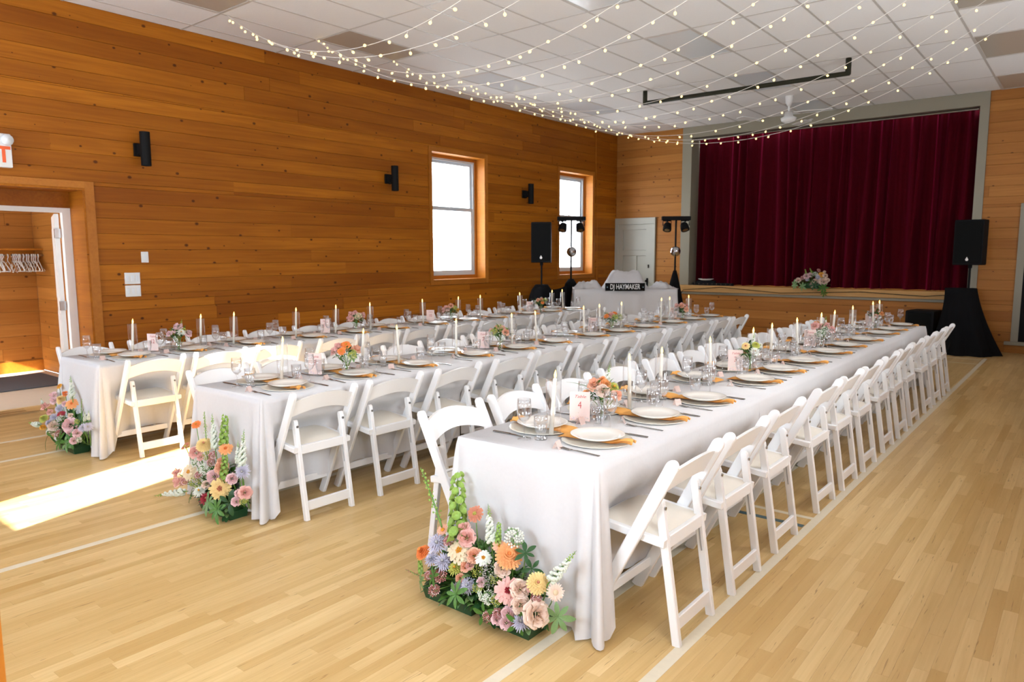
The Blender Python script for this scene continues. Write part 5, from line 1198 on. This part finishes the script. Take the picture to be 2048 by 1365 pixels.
CAMP = Vector((0, 0, 1.59))
def arrangement(name, label, x0, x1, y0, y1, B_, S_, trays, seed, leaves, zb=0.0, filler=230, whorls=()):
    r = random.Random(seed); t = thing('flower_arrangement', label, 'flower arrangement', ((x0+x1)/2, (y0+y1)/2, zb)); o = Vector(t.location)
    for a, b in trays:
        g = G(); e = 0.012
        g.add([(a+e, y0+e, zb), (b-e, y0+e, zb), (b-e, y1-e, zb), (a+e, y1-e, zb), (a, y0, zb+0.055), (b, y0, zb+0.055), (b, y1, zb+0.055), (a, y1, zb+0.055), (a+e, y0+e, zb+0.05), (b-e, y0+e, zb+0.05), (b-e, y1-e, zb+0.05), (a+e, y1-e, zb+0.05)],
              [(3,2,1,0), (0,1,5,4), (1,2,6,5), (2,3,7,6), (3,0,4,7), (4,5,9,8), (5,6,10,9), (6,7,11,10), (7,4,8,11), (8,9,10,11)])
        g.v = [tuple(Vector(v)-o) for v in g.v]; build('tray', g, M_tray, t)
        build('foam_block', G().bbox(a+0.015-o.x, b-0.015-o.x, y0+0.015-o.y, y1-0.015-o.y, zb+0.045-o.z, zb+0.10-o.z, 0.006), M_green2, t)
    cx, cy = (x0+x1)/2, (y0+y1)/2
    for kind, c, x, y, z, rad in B_:
        p = Vector((x, y, z)); d = (CAMP-p).normalized()*0.55+Vector(((x-cx)*0.9, -0.30, 0.28))+Vector((r.uniform(-.25, .25), r.uniform(-.2, .2), r.uniform(-.15, .3)))
        add_bloom(t, kind, c, p-o, rad*1.2, d)
        base = Vector((cx+(x-cx)*0.75, cy, zb+0.09))
        if (p-base).length > 0.05: add_stem(t, base-o, p-o-d.normalized()*rad*0.15, 0.0024)
    for kind, c, a, b in S_:
        a = Vector(a); b = Vector(b); L = (b-a).length; put(PNAME[kind], bloom_mesh(kind, c), t, a-o, look(b-a, r.uniform(0, 6)), (min(L, 0.19), min(L, 0.19), L*1.03) if kind == 'snap' else L*1.03)
        base = Vector((cx+(a.x-cx)*0.75, cy, zb+0.09))
        if a.z > zb+0.16: add_stem(t, base-o, a-o, 0.003)
    for kind, x, y, z, n, L, dr in whorls:
        p = Vector((x, y, z)); f = Vector(dr).normalized(); u = f.orthogonal().normalized(); v = f.cross(u); a0 = r.uniform(0, 6)
        for k in range(n):
            a = a0+2*pi*k/n; add_leaf(t, kind, p-o, u*cos(a)+v*sin(a)+f*0.25, L*r.uniform(.8, 1.1), f)
        if (p-Vector((cx, cy, zb+0.08))).length > 0.07: add_stem(t, Vector((cx+(x-cx)*0.7, cy, zb+0.09))-o, p-o, 0.0025)
    for k in range(leaves):
        a = r.uniform(pi*0.95, 2.05*pi); x = cx+(x1-x0)*0.5*cos(a)*r.uniform(.3, 1.0); z = zb+r.uniform(0.05, 0.20)*(1 if k % 2 else 0.6)
        y = y0+0.02+0.3*(z-zb)*0.5-0.02*r.random()
        add_leaf(t, r.choice(('green', 'dark', 'dark', 'sage')), Vector((x, y, z))-o, (cos(a)*0.8+r.uniform(-.3, .3), -0.7+r.uniform(-.2, .2), r.uniform(-.25, .5)), r.uniform(.045, .08))
    if filler: add_filler(t, (0, 0.015, 0.07), ((x1-x0)*0.52, 0.095, 0.23), filler, seed, 0.06)
    return t
arrangement('a', 'large meadow arrangement of peach, orange and lavender flowers on the floor, closest to the camera', -2.33, -1.70, 2.205, 2.345, A1_B, A1_S, ((-2.33, -2.02), (-1.985, -1.70)), 3, 64, filler=900,
    whorls=(('sage', -1.58, 2.24, 0.14, 7, 0.068, (0.5, -0.8, 0.2)), ('rim', -2.05, 2.145, 0.125, 7, 0.07, (-0.1, -0.9, 0.4)), ('green', -2.20, 2.16, 0.16, 6, 0.055, (-0.4, -0.8, 0.4)), ('sage', -2.27, 2.15, 0.12, 6, 0.055, (-0.5, -0.8, 0.1)), ('dark', -1.745, 2.24, 0.36, 6, 0.05, (0.3, -0.5, 0.8)), ('dark', -1.72, 2.25, 0.30, 5, 0.05, (0.6, -0.6, 0.2)), ('green', -1.72, 2.16, 0.10, 5, 0.06, (0.5, -0.8, 0.1)), ('green', -1.90, 2.16, 0.08, 5, 0.06, (0.0, -0.9, 0.1))))
arrangement('b', 'meadow arrangement with a tall green bells spike on the floor at the middle row', -4.30, -3.93, 2.15, 2.285, A2_B, A2_S, ((-4.30, -3.93),), 5, 30, filler=560,
    whorls=(('rim', -3.965, 2.10, 0.085, 8, 0.085, (0.15, -0.9, 0.3)), ('sage', -4.06, 2.10, 0.10, 7, 0.075, (0.0, -0.9, 0.4)), ('green', -4.27, 2.10, 0.10, 6, 0.06, (-0.4, -0.8, 0.3)), ('dark', -3.90, 2.14, 0.13, 5, 0.075, (0.6, -0.7, 0.2))))
arrangement('c', 'meadow arrangement of pink roses and snapdragons on the floor at the window row', -6.62, -6.27, 2.14, 2.275, A3_B, A3_S, ((-6.62, -6.27),), 7, 26, filler=560,
    whorls=(('green', -6.40, 2.10, 0.10, 7, 0.09, (0.0, -0.9, 0.3)), ('green', -6.22, 2.12, 0.13, 7, 0.085, (0.4, -0.8, 0.2)), ('sage', -6.30, 2.11, 0.09, 6, 0.075, (0.2, -0.9, 0.2)), ('blade', -6.64, 2.12, 0.14, 5, 0.22, (-0.5, -0.7, 0.3)), ('dark', -6.24, 2.2, 0.27, 6, 0.08, (0.3, -0.6, 0.6)), ('blade', -6.20, 2.2, 0.26, 4, 0.14, (0.5, -0.6, 0.3))))
arrangement('d', 'small trailing arrangement of pink and lavender flowers on the stage edge', -4.28, -3.74, 13.68, 13.80, A4_B, A4_S, ((-4.2, -3.78),), 9, 26, zb=0.957-0.0, filler=200,
    whorls=(('sage', -4.30, 13.66, 1.02, 7, 0.10, (-0.5, -0.8, 0.0)), ('sage', -4.16, 13.64, 1.0, 6, 0.09, (-0.2, -0.9, 0.1)), ('green', -3.80, 13.64, 0.98, 7, 0.10, (0.3, -0.9, -0.2)), ('green', -3.77, 13.62, 0.88, 6, 0.08, (0.2, -0.9, -0.4)), ('dark', -3.95, 13.64, 1.02, 6, 0.09, (0, -0.9, 0.1))))

# ------------------------------------------------------------------ small vases with bouquets on the tables
m_vase = G().lathe([(0.0009, 0.003), (0.027, 0.0), (0.031, 0.006), (0.031, 0.060), (0.024, 0.078), (0.021, 0.088), (0.025, 0.098), (0.0235, 0.098), (0.0195, 0.088), (0.0225, 0.077), (0.029, 0.060), (0.029, 0.010), (0.0009, 0.008)], 20).mesh('bud_vase', M_glass, True)
VY = {'right': (3.12, 5.10, 6.88, 8.95), 'middle': (3.19, 4.90, 6.83, 8.58), 'window': (3.07, 5.06, 6.58, 8.49)}
BQ = {4: (['rose apricot', 'mum apricot', 'rose peach', 'mum chart', 'cluster white', 'rose blush'], 'snap white', 'peach and orange flowers with grass blades', 4),
      3: (['cluster white', 'mum white', 'dahlia chart', 'rose peach', 'zinnia yellow', 'mum white'], 'snap white', 'white, yellow and peach flowers', 1),
      2: (['rose pink', 'rose pink', 'rose apricot', 'cluster white', 'zinnia rust'], 'snap white', 'pink and rust roses', 2),
      1: (['dahlia rust', 'zinnia rust', 'rose apricot'], None, 'rust red flowers', 2),
      8: (['zinnia orange', 'rose peach', 'rose pink', 'cluster chart', 'fluff chart'], None, 'orange and pink flowers with curling leaves', 3),
      7: (['rose pink', 'rose peach', 'fluff chart', 'cluster chart'], None, 'pink and pale green flowers with ferny leaves', 5),
      6: (['rose pink', 'zinnia orange', 'fluff chart', 'cluster chart'], None, 'ferny greenery with one pink rose', 7),
      5: (['rose pink', 'rose peach', 'dahlia pink'], None, 'coral pink flowers', 2),
      12: (['rose lilac', 'rose lilac', 'dahlia chart', 'cluster chart', 'mum white', 'rose pink'], 'snap lilac', 'lilac flowers and one lime green dahlia', 3),
      11: (['rose pink', 'rose pink', 'rose pink', 'cluster cream', 'fluff chart'], None, 'pink roses and pale greenery', 3),
      10: (['mum white', 'rose peach', 'rose gold', 'rose pink', 'cluster chart'], None, 'white, peach and gold flowers', 4),
      9: (['rose peach', 'cluster chart', 'fluff chart', 'zinnia orange'], None, 'peach flowers and green leaves', 5)}
POS = ('camera-end', 'second', 'third', 'stage-end')
for rn, R_ in ROWS.items():
    for k in range(4):
        num = R_['n0']-k; bl, sp, ds, nb = BQ[num]; y = VY[rn][k]; x = R_['x']+{'right': -0.02, 'middle': 0.05, 'window': 0.05}[rn]; r = random.Random(num*13)
        w = '%s table of the %s row' % (POS[k], {'right': 'aisle', 'middle': 'middle', 'window': 'window'}[rn])
        if rn == 'right' and k == 0: x = -1.93
        tag(put('bud_vase', m_vase, None, (x, y, ZT)), 'small clear glass vase on the '+w, 'vase', 'clear glass bud vases')
        t = thing('bouquet', 'small bouquet of %s, %s' % (ds, w) if len(ds.split()) < 6 else 'bouquet of %s, %s' % (ds, w), 'bouquet', (x, y, ZT+0.012), 0, 'small bouquets on the tables')
        bl2 = bl+bl[:max(0, min(len(bl), 9-len(bl)))]; nbl = len(bl2); a0 = r.uniform(0, 6)
        for i, b in enumerate(bl2):
            kd, c = b.split(); a = a0+2.4*i; rr = 0.092*sqrt((i+0.4)/nbl); z = 0.135+0.055*(1-(rr/0.092)**2)+r.uniform(-.02, .025)
            p = Vector((rr*cos(a), rr*sin(a), z)); d = Vector((cos(a)*rr*9, sin(a)*rr*9, 0.8))+(CAMP-Vector((x, y, 1))).normalized()*0.6
            add_bloom(t, kd, c, p, r.uniform(0.027, 0.040), d)
            add_stem(t, (-0.012*cos(a), -0.012*sin(a), 0.0), p, 0.0018)
        add_filler(t, (0, 0, 0.115), (0.085, 0.085, 0.075), 70, num, 0.042)
        if sp:
            kd, c = sp.split(); a = r.uniform(1, 2.5); put(PNAME[kd], bloom_mesh(kd, c), t, (0.02*cos(a), 0.02*sin(a), 0.11), look((0.25*cos(a), 0.25*sin(a), 1)), 0.17)
        for i in range(nb):
            a = r.uniform(0, 6.28); add_leaf(t, 'blade', (0.01*cos(a), 0.01*sin(a), 0.09), (cos(a)*0.6, sin(a)*0.6, 1.0), r.uniform(0.12, 0.19))
        for i in range(5):
            a = r.uniform(0, 6.28); add_leaf(t, r.choice(('green', 'sage')), (0.015*cos(a), 0.015*sin(a), r.uniform(0.07, 0.11)), (cos(a), sin(a), r.uniform(.3, 1.0)), r.uniform(0.045, 0.075))

# ------------------------------------------------------------------ wooden post at the very edge of the view
t = thing('wooden_post', 'orange varnished wooden post at the bottom corner close to the camera', 'post', (-1.838, 0.40, 0))
build('shaft', G().bbox(-0.045, 0.045, -0.045, 0.045, 0.02, 0.93, 0.004), M_trimwood, t)
build('base_plate', G().bbox(-0.06, 0.05, -0.06, 0.05, 0.0, 0.02, 0.003), M_trimwood, t)
build('post_cap', G().bbox(-0.055, 0.05, -0.055, 0.05, 0.93, 0.955, 0.004), M_trimwood, t)
